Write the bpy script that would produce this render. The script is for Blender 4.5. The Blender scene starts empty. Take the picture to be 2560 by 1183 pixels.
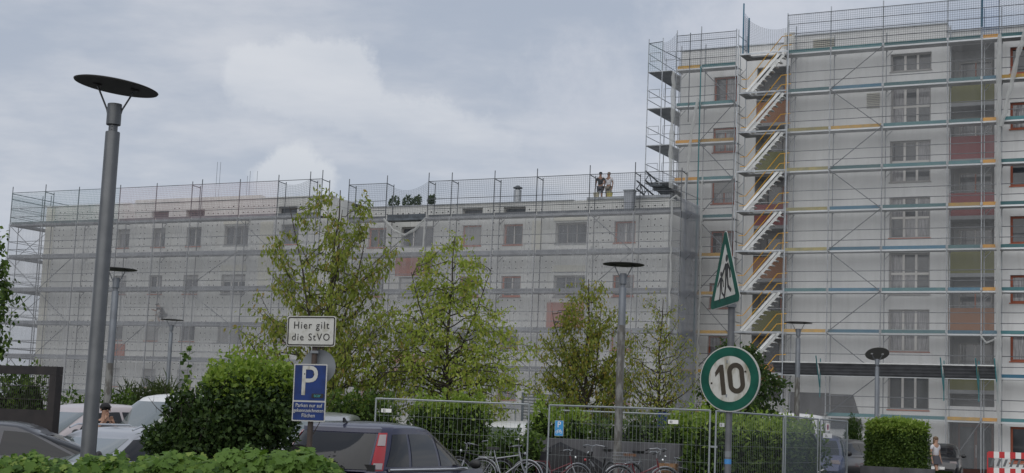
import bpy, math, random
import numpy as np
from mathutils import Matrix, Vector, Euler

# ------------------------------------------------------------------ camera, sky, sun, exposure
SC = bpy.context.scene
COL = SC.collection
R2 = math.radians
FPX, PITCH, ROLL, EYE = 3727.0, math.atan(472 / 3727), 0.042, 1.5
ALPHA = R2(27.4)                                   # the facades' turn against the view axis
cF = Vector((0, math.cos(PITCH), math.sin(PITCH))); cU = Vector((0, -math.sin(PITCH), math.cos(PITCH))); cR = Vector((1, 0, 0))
cr = math.cos(ROLL) * cR + math.sin(ROLL) * cU
cu = -math.sin(ROLL) * cR + math.cos(ROLL) * cU
camd = bpy.data.cameras.new('camera'); cam = bpy.data.objects.new('camera', camd); COL.objects.link(cam)
cam.matrix_world = Matrix(((cr.x, cu.x, -cF.x, 0), (cr.y, cu.y, -cF.y, 0), (cr.z, cu.z, -cF.z, EYE), (0, 0, 0, 1)))
camd.sensor_width = 36.0; camd.lens = 36.0 * FPX / 2560.0; camd.clip_start = 0.1; camd.clip_end = 4000
SC.camera = cam

def ray(px, py):
    xc = (px - 1280) / FPX; yc = -(py - 591.5) / FPX
    x = xc * math.cos(ROLL) - yc * math.sin(ROLL); y = xc * math.sin(ROLL) + yc * math.cos(ROLL)
    return x * cR + y * cU + cF
def at(px, py, Y):                                  # a survey point: sight line at distance Y
    d = ray(px, py); return Vector((0, 0, EYE)) + d * (Y / d.y)

SUN_EL, SUN_AZ = R2(47), R2(198)                    # azimuth clockwise from +Y: high, behind the camera
world = bpy.data.worlds.new('World'); SC.world = world; world.use_nodes = True
wn = world.node_tree; wn.nodes.clear()
def WN(t, **kw):
    n_ = wn.nodes.new(t)
    for k, v in kw.items(): setattr(n_, k, v)
    return n_
def wmath(op, a, b=None, c=None, clamp=False):
    m = WN('ShaderNodeMath', operation=op); m.use_clamp = clamp
    for i, v in enumerate((a, b, c)):
        if v is None: continue
        if isinstance(v, (int, float)): m.inputs[i].default_value = v
        else: wn.links.new(v, m.inputs[i])
    return m.outputs[0]
def wmap(v, a0, a1, b0, b1, smooth=True):
    m = WN('ShaderNodeMapRange'); m.interpolation_type = 'SMOOTHSTEP' if smooth else 'LINEAR'; m.clamp = True
    wn.links.new(v, m.inputs[0])
    for i, q in enumerate((a0, a1, b0, b1)): m.inputs[i + 1].default_value = q
    return m.outputs[0]
def wmix(f, a, b):
    m = WN('ShaderNodeMix', data_type='RGBA')
    for s, v in ((m.inputs[0], f), (m.inputs[6], a), (m.inputs[7], b)):
        if isinstance(v, (int, float)): s.default_value = v
        elif isinstance(v, tuple): s.default_value = (*v, 1)
        else: wn.links.new(v, s)
    return m.outputs[2]
sky = WN('ShaderNodeTexSky', sky_type='NISHITA'); sky.sun_disc = False
sky.sun_elevation = SUN_EL; sky.sun_rotation = SUN_AZ; sky.air_density = 1.2; sky.dust_density = 2.0
tc = WN('ShaderNodeTexCoord'); sep = WN('ShaderNodeSeparateXYZ'); wn.links.new(tc.outputs['Generated'], sep.inputs[0])
dz = wmath('MAXIMUM', sep.outputs[2], 0.0)
den = wmath('ADD', dz, 0.16)
cmb = WN('ShaderNodeCombineXYZ')
wn.links.new(wmath('DIVIDE', sep.outputs[0], den), cmb.inputs[0]); wn.links.new(wmath('DIVIDE', sep.outputs[1], den), cmb.inputs[1])
def wnoise(scale, detail, rough, vec, off=(0, 0, 0), stretch=(1, 1, 1)):
    mp = WN('ShaderNodeMapping'); mp.inputs['Location'].default_value = off; mp.inputs['Scale'].default_value = stretch
    wn.links.new(vec, mp.inputs[0])
    n_ = WN('ShaderNodeTexNoise'); n_.inputs['Scale'].default_value = scale; n_.inputs['Detail'].default_value = detail; n_.inputs['Roughness'].default_value = rough
    wn.links.new(mp.outputs[0], n_.inputs['Vector']); return n_.outputs[0]
n1 = wnoise(1.7, 5, 0.55, cmb.outputs[0], (3.1, 0.4, 0), (0.75, 0.75, 1))
n2 = wnoise(5.5, 6, 0.6, cmb.outputs[0], (0.2, 5.4, 0), (0.7, 0.9, 1))
layer = wmath('ADD', wmath('MULTIPLY', n1, 0.68), wmath('MULTIPLY', n2, 0.32))
cover = wmap(layer, 0.40, 0.63, 0.0, 1.0)
c_sheet = wmix(cover, (3.40, 3.82, 4.60), (5.05, 5.24, 5.70))     # stratus: slate blue to pale grey
# heaped clouds: soft lumps around fixed directions, frayed by noise
nf = wnoise(46, 9, 0.66, tc.outputs['Generated'])
nfc = wnoise(11, 5, 0.6, tc.outputs['Generated'], (4, 2, 1))
fray = wmath('ADD', wmath('MULTIPLY', wmath('SUBTRACT', nf, 0.5), 1.0), wmath('MULTIPLY', wmath('SUBTRACT', nfc, 0.5), 0.9))
def heap(lumps, soft, base_px, fade_px):
    best = None
    for (px, py, rp) in lumps:
        d = ray(px, py).normalized()
        vm = WN('ShaderNodeVectorMath', operation='DISTANCE'); vm.inputs[1].default_value = d
        wn.links.new(tc.outputs['Generated'], vm.inputs[0])
        v = wmath('SUBTRACT', 1.0, wmath('DIVIDE', vm.outputs['Value'], rp / FPX))
        best = v if best is None else wmath('MAXIMUM', best, v)
    v = wmath('ADD', best, fray)
    m = wmap(v, 0.0, soft, 0.0, 1.0)
    z0 = ray(*base_px).normalized().z; z1 = ray(*fade_px).normalized().z
    return wmath('MULTIPLY', m, wmap(sep.outputs[2], z0, z1, 0.0, 1.0))
h1 = heap([(650, 185, 95), (740, 190, 120), (830, 205, 130), (880, 260, 90), (990, 330, 110), (1085, 345, 110), (1190, 400, 130)], 0.34, (860, 440), (800, 150))
h2 = heap([(735, 430, 85), (790, 465, 75), (690, 460, 80)], 0.34, (735, 560), (735, 400))
h3 = heap([(1900, 60, 420), (1500, 330, 300)], 0.9, (1700, 640), (1700, 100))
c_all = wmix(wmath('MULTIPLY', h3, 0.55), c_sheet, (5.75, 5.85, 6.3))
c_all = wmix(wmath('MULTIPLY', h1, 0.62), c_all, (5.95, 6.1, 6.4))
c_all = wmix(wmath('MULTIPLY', h2, 0.75), c_all, (5.8, 5.98, 6.25))
low = wmap(sep.outputs[2], 0.0, 0.30, 0.45, 0.0)
c_all = wmix(low, c_all, (5.25, 5.45, 5.95))
final = wmix(0.93, sky.outputs[0], c_all)
bg = WN('ShaderNodeBackground'); bg.inputs[1].default_value = 0.1; wn.links.new(final, bg.inputs[0])
wo = WN('ShaderNodeOutputWorld'); wn.links.new(bg.outputs[0], wo.inputs[0])

sund = bpy.data.lights.new('sun', 'SUN'); sund.energy = 1.5; sund.angle = R2(95); sund.color = (1.0, 0.97, 0.92)
sun = bpy.data.objects.new('sun', sund); COL.objects.link(sun)
to_sun = Vector((math.sin(SUN_AZ) * math.cos(SUN_EL), math.cos(SUN_AZ) * math.cos(SUN_EL), math.sin(SUN_EL)))
sun.rotation_euler = to_sun.to_track_quat('Z', 'Y').to_euler(); sun.location = (0, -20, 60)

SC.view_settings.view_transform = 'Standard'; SC.view_settings.look = 'None'
SC.view_settings.exposure = 0.26; SC.view_settings.gamma = 1.0; SC.view_settings.use_curve_mapping = False
SC.render.engine = 'CYCLES'
SC.cycles.transparent_max_bounces = 32; SC.cycles.max_bounces = 6; SC.cycles.diffuse_bounces = 3; SC.cycles.transmission_bounces = 4
SC.cycles.use_denoising = True

# ------------------------------------------------------------------ materials
MATS = {}
def nodes_of(name):
    m = bpy.data.materials.new(name); m.use_nodes = True; nt = m.node_tree; nt.nodes.clear()
    out = nt.nodes.new('ShaderNodeOutputMaterial'); MATS[name] = m
    return m, nt, out
def _lnk(nt, v, s):
    if isinstance(v, (int, float)): s.default_value = v
    elif isinstance(v, tuple): s.default_value = (*v, 1) if len(v) == 3 else v
    else: nt.links.new(v, s)
def nmix(nt, f, a, b, blend='MIX'):
    m = nt.nodes.new('ShaderNodeMix'); m.data_type = 'RGBA'; m.blend_type = blend
    _lnk(nt, f, m.inputs[0]); _lnk(nt, a, m.inputs[6]); _lnk(nt, b, m.inputs[7]); return m.outputs[2]
def nmath(nt, op, a, b=0.0, clamp=False):
    m = nt.nodes.new('ShaderNodeMath'); m.operation = op; m.use_clamp = clamp
    _lnk(nt, a, m.inputs[0]); _lnk(nt, b, m.inputs[1]); return m.outputs[0]
def nnoise(nt, scale, detail=4, rough=0.55, stretch=(1, 1, 1), coord='Object', dist=0.0):
    t = nt.nodes.new('ShaderNodeTexCoord')
    if coord == 'World':
        src = nt.nodes.new('ShaderNodeNewGeometry').outputs['Position']
    else: src = t.outputs[coord]
    mp = nt.nodes.new('ShaderNodeMapping'); mp.inputs['Scale'].default_value = stretch; nt.links.new(src, mp.inputs[0])
    n_ = nt.nodes.new('ShaderNodeTexNoise'); n_.inputs['Scale'].default_value = scale; n_.inputs['Detail'].default_value = detail
    n_.inputs['Roughness'].default_value = rough; n_.inputs['Distortion'].default_value = dist
    nt.links.new(mp.outputs[0], n_.inputs['Vector']); return n_.outputs[0]
def nramp(nt, v, a, b):
    m = nt.nodes.new('ShaderNodeMapRange'); m.clamp = True; _lnk(nt, v, m.inputs[0]); m.inputs[1].default_value = a; m.inputs[2].default_value = b
    return m.outputs[0]
def M(name, col, rough=0.6, metal=0.0, col2=None, scale=3.0, lo=0.4, hi=0.65, stretch=(1, 1, 1), rnd=0.0, bump=0.0, bscale=40.0, spec=0.5, coord='World', coat=0.0):
    m, nt, out = nodes_of(name)
    b = nt.nodes.new('ShaderNodeBsdfPrincipled'); nt.links.new(b.outputs[0], out.inputs[0])
    c = col
    if col2 is not None: c = nmix(nt, nramp(nt, nnoise(nt, scale, stretch=stretch, coord=coord), lo, hi), col, col2)
    if rnd:
        oi = nt.nodes.new('ShaderNodeObjectInfo')
        hsv = nt.nodes.new('ShaderNodeHueSaturation'); _lnk(nt, c, hsv.inputs['Color'])
        nt.links.new(nmath(nt, 'ADD', nmath(nt, 'MULTIPLY', oi.outputs['Random'], 2 * rnd), 1.0 - rnd), hsv.inputs['Value']); c = hsv.outputs[0]
    _lnk(nt, c, b.inputs['Base Color']); b.inputs['Roughness'].default_value = rough; b.inputs['Metallic'].default_value = metal
    b.inputs['Specular IOR Level'].default_value = spec; b.inputs['Coat Weight'].default_value = coat; b.inputs['Coat Roughness'].default_value = 0.04
    if bump:
        bp_ = nt.nodes.new('ShaderNodeBump'); bp_.inputs['Strength'].default_value = bump; bp_.inputs['Distance'].default_value = 0.01
        nt.links.new(nnoise(nt, bscale, coord=coord), bp_.inputs['Height']); nt.links.new(bp_.outputs[0], b.inputs['Normal'])
    return m
def leafmat(name, stops, trans=0.45):
    m, nt, out = nodes_of(name)
    g = nt.nodes.new('ShaderNodeNewGeometry'); cr_ = nt.nodes.new('ShaderNodeValToRGB')
    el = cr_.color_ramp.elements
    while len(el) < len(stops): el.new(0.5)
    for e, (p, c) in zip(el, stops): e.position = p; e.color = (*c, 1)
    nt.links.new(g.outputs['Random Per Island'], cr_.inputs[0])
    d = nt.nodes.new('ShaderNodeBsdfPrincipled'); d.inputs['Roughness'].default_value = 0.55; d.inputs['Specular IOR Level'].default_value = 0.25
    t = nt.nodes.new('ShaderNodeBsdfTranslucent'); mx = nt.nodes.new('ShaderNodeMixShader'); mx.inputs[0].default_value = trans
    nt.links.new(cr_.outputs[0], d.inputs['Base Color'])
    nt.links.new(nmix(nt, 1.0, cr_.outputs[0], (1.15, 1.2, 0.6), 'MULTIPLY'), t.inputs[0])
    nt.links.new(d.outputs[0], mx.inputs[1]); nt.links.new(t.outputs[0], mx.inputs[2]); nt.links.new(mx.outputs[0], out.inputs[0])
    return m
def netmat(name, col, alpha, var=0.12, grid=None, wire=0.14, scale=0.8):
    """woven netting: threads that let most light through; grid = mesh width in metres for a coarse net"""
    m, nt, out = nodes_of(name)
    tr = nt.nodes.new('ShaderNodeBsdfTransparent'); mx = nt.nodes.new('ShaderNodeMixShader')
    df = nt.nodes.new('ShaderNodeBsdfDiffuse'); tl = nt.nodes.new('ShaderNodeBsdfTranslucent'); m2 = nt.nodes.new('ShaderNodeMixShader'); m2.inputs[0].default_value = 0.4
    _lnk(nt, col, df.inputs[0]); _lnk(nt, col, tl.inputs[0])
    nt.links.new(df.outputs[0], m2.inputs[1]); nt.links.new(tl.outputs[0], m2.inputs[2])
    a = nmath(nt, 'ADD', nmath(nt, 'MULTIPLY', nmath(nt, 'SUBTRACT', nnoise(nt, scale, 5, stretch=(1, 1, 0.45), coord='Object'), 0.5), var * 2), alpha, True)
    if not grid:
        a = nmath(nt, 'ADD', a, nmath(nt, 'MULTIPLY', nmath(nt, 'SUBTRACT', nnoise(nt, 1.0, 4, 0.6, (4.5, 4.5, 0.16), 'World'), 0.5), var * 1.6), True)
    if grid:
        uv = nt.nodes.new('ShaderNodeUVMap'); sp = nt.nodes.new('ShaderNodeSeparateXYZ'); nt.links.new(uv.outputs[0], sp.inputs[0])
        lines = None
        for k in (0, 1):
            fr = nmath(nt, 'FRACT', nmath(nt, 'DIVIDE', sp.outputs[k], grid)); l = nmath(nt, 'LESS_THAN', fr, wire)
            lines = l if lines is None else nmath(nt, 'MAXIMUM', lines, l)
        a = nmath(nt, 'MAXIMUM', nmath(nt, 'MULTIPLY', lines, 0.6), a)
    nt.links.new(a, mx.inputs[0]); nt.links.new(tr.outputs[0], mx.inputs[1]); nt.links.new(m2.outputs[0], mx.inputs[2]); nt.links.new(mx.outputs[0], out.inputs[0])
    return m
def wallmat(name, c1, c2, stain, amt=0.6, boards=False):
    m, nt, out = nodes_of(name)
    b = nt.nodes.new('ShaderNodeBsdfPrincipled'); nt.links.new(b.outputs[0], out.inputs[0]); b.inputs['Roughness'].default_value = 0.92
    c = nmix(nt, nramp(nt, nnoise(nt, 0.45, 5, 0.6, coord='World'), 0.35, 0.65), c1, c2)
    if boards:                                       # insulation boards: faint joints, each board a shade of its own
        t = nt.nodes.new('ShaderNodeTexCoord'); sp_ = nt.nodes.new('ShaderNodeSeparateXYZ'); cb = nt.nodes.new('ShaderNodeCombineXYZ'); nt.links.new(t.outputs['Object'], sp_.inputs[0])
        nt.links.new(sp_.outputs[0], cb.inputs[0]); nt.links.new(sp_.outputs[2], cb.inputs[1]); br_ = nt.nodes.new('ShaderNodeTexBrick'); nt.links.new(cb.outputs[0], br_.inputs['Vector'])
        for k_, v_ in (('Color1', (1.0, 1.0, 1.0, 1)), ('Color2', (0.86, 0.865, 0.86, 1)), ('Mortar', (0.55, 0.55, 0.54, 1)), ('Scale', 1.0), ('Mortar Size', 0.012), ('Mortar Smooth', 0.2), ('Bias', -0.2), ('Brick Width', 1.46), ('Row Height', 0.71)): br_.inputs[k_].default_value = v_
        c = nmix(nt, 1.0, c, br_.outputs[0], 'MULTIPLY')
    st_ = nramp(nt, nnoise(nt, 1.1, 6, 0.65, (2.6, 2.6, 0.22), 'World'), 0.52, 0.78)
    c = nmix(nt, nmath(nt, 'MULTIPLY', st_, amt), c, stain); nt.links.new(c, b.inputs['Base Color'])
    bu = nt.nodes.new('ShaderNodeBump'); bu.inputs['Strength'].default_value = 0.15; bu.inputs['Distance'].default_value = 0.01
    nt.links.new(nnoise(nt, 25, coord='World'), bu.inputs['Height']); nt.links.new(bu.outputs[0], b.inputs['Normal'])
    return m
def glassmat(name, dark, light, p=0.5, rough=0.06):
    """window: a dim room behind the pane, some panes with pale curtains in folds"""
    m, nt, out = nodes_of(name)
    oi = nt.nodes.new('ShaderNodeObjectInfo'); b = nt.nodes.new('ShaderNodeBsdfPrincipled'); nt.links.new(b.outputs[0], out.inputs[0])
    cur = nmath(nt, 'GREATER_THAN', oi.outputs['Random'], 1 - p)
    fold = nnoise(nt, 7.0, 3, stretch=(3, 3, 0.25), coord='World')
    f = nmath(nt, 'MULTIPLY', cur, nramp(nt, fold, 0.25, 0.75))
    room = nmix(nt, nramp(nt, nnoise(nt, 1.3, 3, coord='World'), 0.4, 0.7), dark, tuple(c * 1.9 for c in dark))
    nt.links.new(nmix(nt, f, room, light), b.inputs['Base Color']); b.inputs['Roughness'].default_value = rough
    b.inputs['Specular IOR Level'].default_value = 0.6
    return m

wallmat('render_white', (0.74, 0.74, 0.73), (0.66, 0.665, 0.66), (0.52, 0.52, 0.50))
wallmat('insulation', (0.72, 0.72, 0.69), (0.62, 0.625, 0.61), (0.54, 0.53, 0.49), 0.8, True)
M('insulation_cream', (0.68, 0.66, 0.57), 0.95, col2=(0.60, 0.59, 0.52), scale=0.7)
M('stone_grey', (0.30, 0.31, 0.32), 0.9, col2=(0.24, 0.25, 0.26), scale=1.0)
M('roof_metal', (0.42, 0.44, 0.46), 0.5, 0.6, col2=(0.33, 0.35, 0.37), scale=2)
M('dowel', (0.035, 0.035, 0.035), 0.8)
M('dowel_plate', (0.72, 0.72, 0.70), 0.8)
M('steel_galv', (0.40, 0.42, 0.44), 0.45, 0.75, col2=(0.27, 0.29, 0.31), scale=2.5, rnd=0.2)
M('steel_mid', (0.15, 0.16, 0.175), 0.5, 0.5, col2=(0.10, 0.108, 0.12), scale=2.5, rnd=0.2)
M('steel_dark', (0.13, 0.15, 0.17), 0.5, 0.6, col2=(0.08, 0.09, 0.10), scale=3, rnd=0.15)
M('steel_green', (0.05, 0.20, 0.22), 0.55, 0.2, rnd=0.2)
M('fan_sheet', (0.15, 0.155, 0.17), 0.5, 0.4, col2=(0.10, 0.105, 0.115), scale=2)
M('deck_steel', (0.38, 0.39, 0.40), 0.65, 0.3, col2=(0.26, 0.27, 0.28), scale=1.5, rnd=0.2)
M('deck_edge', (0.52, 0.54, 0.55), 0.45, 0.5, rnd=0.15)
M('deck_grey', (0.20, 0.21, 0.22), 0.7, 0.3, col2=(0.13, 0.14, 0.15), scale=1.5, rnd=0.25)
M('toe_teal', (0.045, 0.145, 0.165), 0.6, col2=(0.065, 0.17, 0.175), scale=2, rnd=0.3)
M('toe_blue', (0.03, 0.125, 0.20), 0.6, col2=(0.05, 0.15, 0.21), scale=2, rnd=0.3)
M('toe_yellow', (0.50, 0.29, 0.05), 0.7, col2=(0.36, 0.24, 0.08), scale=3, rnd=0.25)
M('toe_orange', (0.62, 0.30, 0.03), 0.6, rnd=0.15)
M('toe_olive', (0.33, 0.28, 0.10), 0.7, col2=(0.24, 0.22, 0.10), scale=3, rnd=0.2)
M('toe_grey', (0.19, 0.20, 0.215), 0.7, col2=(0.13, 0.14, 0.155), scale=2, rnd=0.25)
M('stair_alu', (0.62, 0.63, 0.62), 0.45, 0.3, col2=(0.48, 0.49, 0.48), scale=3, rnd=0.12)
M('rail_yellow', (0.72, 0.38, 0.03), 0.5)
M('frame_red', (0.30, 0.075, 0.035), 0.55, col2=(0.24, 0.06, 0.03), rnd=0.15)
M('frame_orange', (0.40, 0.11, 0.05), 0.55, rnd=0.15)
M('frame_white', (0.60, 0.58, 0.55), 0.6, rnd=0.1)
M('frame_grey', (0.32, 0.31, 0.30), 0.6)
M('panel_orange', (0.27, 0.11, 0.04), 0.6); M('panel_red', (0.20, 0.03, 0.034), 0.6); M('panel_olive', (0.135, 0.135, 0.022), 0.6)
M('panel_terracotta', (0.40, 0.11, 0.055), 0.65)
glassmat('glass', (0.030, 0.034, 0.040), (0.34, 0.33, 0.34), 0.55)
glassmat('glass_dark', (0.035, 0.04, 0.046), (0.16, 0.16, 0.17), 0.25)
M('door_brown', (0.10, 0.03, 0.02), 0.5, col2=(0.07, 0.022, 0.016), scale=4, stretch=(6, 6, 1))
M('shutter_grey', (0.42, 0.42, 0.41), 0.7, col2=(0.30, 0.30, 0.30), scale=14, stretch=(0.2, 0.2, 5), rnd=0.25)
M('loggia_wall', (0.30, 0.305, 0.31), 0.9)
netmat('net_short', (0.58, 0.59, 0.61), 0.33, 0.17)
netmat('net_left', (0.52, 0.53, 0.55), 0.36, 0.17)
netmat('net_tower', (0.56, 0.57, 0.58), 0.22, 0.09)
netmat('net_side', (0.44, 0.46, 0.50), 0.50, 0.16)
netmat('safety_net', (0.13, 0.14, 0.15), 0.10, 0.05, grid=0.11, wire=0.15)
netmat('safety_net_green', (0.16, 0.26, 0.25), 0.08, 0.05, grid=0.11, wire=0.16)
netmat('safety_net_pink', (0.46, 0.34, 0.36), 0.13, 0.06, grid=0.11, wire=0.16)
netmat('safety_net_blue', (0.06, 0.13, 0.26), 0.12, 0.05, grid=0.11, wire=0.2)
netmat('net_bunch', (0.62, 0.63, 0.62), 0.55, 0.25, scale=3)
netmat('fence_sheet', (0.20, 0.25, 0.33), 0.22, 0.12, scale=2)
M('lamp_metal', (0.125, 0.13, 0.135), 0.42, 0.55, col2=(0.10, 0.105, 0.11), scale=4)
M('lamp_pale', (0.19, 0.205, 0.225), 0.5, 0.5, col2=(0.16, 0.17, 0.185), scale=4)
M('lamp_dirty', (0.10, 0.095, 0.085), 0.85, col2=(0.20, 0.20, 0.19), scale=9, lo=0.45, hi=0.6, stretch=(1, 1, 0.4))
M('lamp_disc', (0.045, 0.043, 0.04), 0.6, 0.1)
M('lamp_under', (0.16, 0.16, 0.15), 0.7)
M('lamp_lens', (0.75, 0.76, 0.76), 0.1)
M('post_grey', (0.135, 0.14, 0.15), 0.6, 0.3, col2=(0.10, 0.105, 0.11), scale=8)
M('post_brown', (0.075, 0.055, 0.045), 0.8, col2=(0.045, 0.036, 0.032), scale=12, stretch=(1, 1, 0.2))
M('sign_white', (0.50, 0.50, 0.47), 0.65, spec=0.2, col2=(0.33, 0.32, 0.27), scale=9, lo=0.5, hi=0.75)
M('sign_dirty', (0.46, 0.46, 0.43), 0.55, col2=(0.20, 0.18, 0.12), scale=11, lo=0.47, hi=0.68, stretch=(1, 1, 0.35))
M('sign_green', (0.008, 0.085, 0.058), 0.65, col2=(0.005, 0.06, 0.042), scale=6, spec=0.2)
M('sign_black', (0.012, 0.011, 0.010), 0.6)
M('sign_brownblack', (0.035, 0.026, 0.016), 0.7)
M('sign_blue', (0.010, 0.034, 0.155), 0.5, col2=(0.008, 0.024, 0.10), scale=8, spec=0.3)
M('sign_lightblue', (0.05, 0.27, 0.55), 0.5)
M('sign_edge', (0.42, 0.42, 0.40), 0.5); M('sign_back', (0.20, 0.215, 0.23), 0.6, 0.3)
M('sticker_teal', (0.03, 0.25, 0.27), 0.5); M('sticker_blue', (0.05, 0.22, 0.50), 0.5)
M('white_paint', (0.72, 0.72, 0.70), 0.5); M('red_paint', (0.48, 0.025, 0.03), 0.5); M('grey_plastic', (0.12, 0.125, 0.13), 0.6)
M('fence_galv', (0.29, 0.315, 0.325), 0.45, 0.7, rnd=0.15)
M('fence_wire', (0.22, 0.24, 0.24), 0.5, 0.6)
M('asphalt', (0.055, 0.056, 0.058), 0.9, col2=(0.04, 0.041, 0.043), scale=1.2, bump=0.3, bscale=60)
M('paving', (0.22, 0.215, 0.20), 0.9, col2=(0.16, 0.158, 0.15), scale=1.6, bump=0.2)
M('kerb_stone', (0.30, 0.30, 0.29), 0.9, col2=(0.22, 0.22, 0.215), scale=3)
M('lawn', (0.05, 0.075, 0.022), 0.95, col2=(0.035, 0.05, 0.018), scale=2)
M('concrete_dark', (0.10, 0.10, 0.107), 0.9, col2=(0.065, 0.065, 0.07), scale=2.5, stretch=(1, 1, 0.3))
M('steel_brown', (0.030, 0.025, 0.024), 0.6, 0.2, col2=(0.018, 0.016, 0.016), scale=4)
M('bark', (0.055, 0.045, 0.035), 0.9, col2=(0.03, 0.025, 0.02), scale=9, stretch=(1, 1, 0.3))
M('twig_dark', (0.035, 0.028, 0.024), 0.9)
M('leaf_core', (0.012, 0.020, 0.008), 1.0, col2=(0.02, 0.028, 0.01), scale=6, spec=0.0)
leafmat('leaf_spring', [(0.0, (0.20, 0.26, 0.045)), (0.45, (0.27, 0.34, 0.06)), (0.8, (0.36, 0.41, 0.09)), (1.0, (0.39, 0.34, 0.10))], 0.5)
leafmat('leaf_locust', [(0.0, (0.14, 0.18, 0.032)), (0.5, (0.215, 0.265, 0.05)), (0.85, (0.30, 0.31, 0.08)), (1.0, (0.31, 0.22, 0.08))], 0.5)
leafmat('leaf_amber', [(0.0, (0.14, 0.18, 0.035)), (0.5, (0.22, 0.26, 0.05)), (0.85, (0.31, 0.29, 0.06)), (1.0, (0.35, 0.24, 0.06))], 0.5)
leafmat('leaf_dark', [(0.0, (0.022, 0.045, 0.014)), (0.6, (0.045, 0.085, 0.022)), (1.0, (0.085, 0.13, 0.03))])
leafmat('leaf_hornbeam', [(0.0, (0.030, 0.058, 0.014)), (0.55, (0.065, 0.115, 0.025)), (1.0, (0.15, 0.22, 0.05))])
leafmat('leaf_bush', [(0.0, (0.016, 0.034, 0.010)), (0.6, (0.034, 0.065, 0.017)), (1.0, (0.07, 0.115, 0.028))], 0.25)
leafmat('leaf_fresh', [(0.0, (0.11, 0.18, 0.03)), (0.5, (0.19, 0.28, 0.05)), (1.0, (0.30, 0.38, 0.09))])
leafmat('leaf_creeper', [(0.0, (0.036, 0.082, 0.014)), (0.5, (0.078, 0.15, 0.025)), (0.88, (0.145, 0.23, 0.042)), (1.0, (0.23, 0.29, 0.075))], 0.3)
leafmat('leaf_reed', [(0.0, (0.05, 0.075, 0.035)), (1.0, (0.11, 0.14, 0.065))])
M('paint_navy', (0.010, 0.012, 0.042), 0.35, 0.1, coat=0.45); M('paint_black', (0.012, 0.012, 0.014), 0.3, 0.2, coat=0.8)
M('paint_silver', (0.42, 0.43, 0.45), 0.32, 0.7, coat=0.6); M('paint_grey', (0.045, 0.047, 0.055), 0.3, 0.4, coat=0.5)
M('paint_white', (0.62, 0.62, 0.62), 0.35, coat=0.6); M('paint_blue', (0.02, 0.03, 0.085), 0.3, 0.3, coat=0.8); M('paint_rose', (0.46, 0.41, 0.41), 0.35, 0.2, coat=0.5)
M('car_glass', (0.010, 0.011, 0.013), 0.04, spec=0.45)
M('car_glass_pale', (0.10, 0.12, 0.12), 0.04, spec=0.9, coat=1.0)
M('tail_red', (0.30, 0.012, 0.016), 0.2, coat=0.6); M('tail_clear', (0.30, 0.26, 0.26), 0.2, coat=0.5)
M('tyre', (0.018, 0.018, 0.018), 0.9); M('alloy', (0.42, 0.43, 0.44), 0.35, 0.9); M('trim_black', (0.014, 0.014, 0.015), 0.5); M('chrome', (0.62, 0.63, 0.64), 0.22, 0.9)
M('tarp_black', (0.010, 0.010, 0.012), 0.55, spec=0.25, bump=0.3, bscale=8)
M('wood_crate', (0.26, 0.15, 0.075), 0.85, col2=(0.18, 0.10, 0.05), scale=8)
M('saddle_brown', (0.16, 0.075, 0.035), 0.6); M('bike_red', (0.11, 0.014, 0.02), 0.45); M('bike_black', (0.015, 0.015, 0.016), 0.4); M('bike_silver', (0.30, 0.31, 0.33), 0.35, 0.7)
M('skin', (0.38, 0.22, 0.15), 0.6); M('skin_tan', (0.25, 0.135, 0.085), 0.6); M('hair_dark', (0.018, 0.013, 0.010), 0.7); M('hair_brown', (0.12, 0.075, 0.04), 0.7)
M('cloth_black', (0.016, 0.016, 0.018), 0.9); M('cloth_white', (0.55, 0.54, 0.56), 0.9); M('cloth_khaki', (0.17, 0.15, 0.12), 0.9); M('cloth_grey', (0.06, 0.06, 0.07), 0.9); M('cloth_orange', (0.36, 0.10, 0.04), 0.9)
M('bucket_yellow', (0.55, 0.48, 0.16), 0.5); M('bucket_cream', (0.55, 0.50, 0.36), 0.5); M('chute_grey', (0.40, 0.42, 0.46), 0.6)

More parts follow.
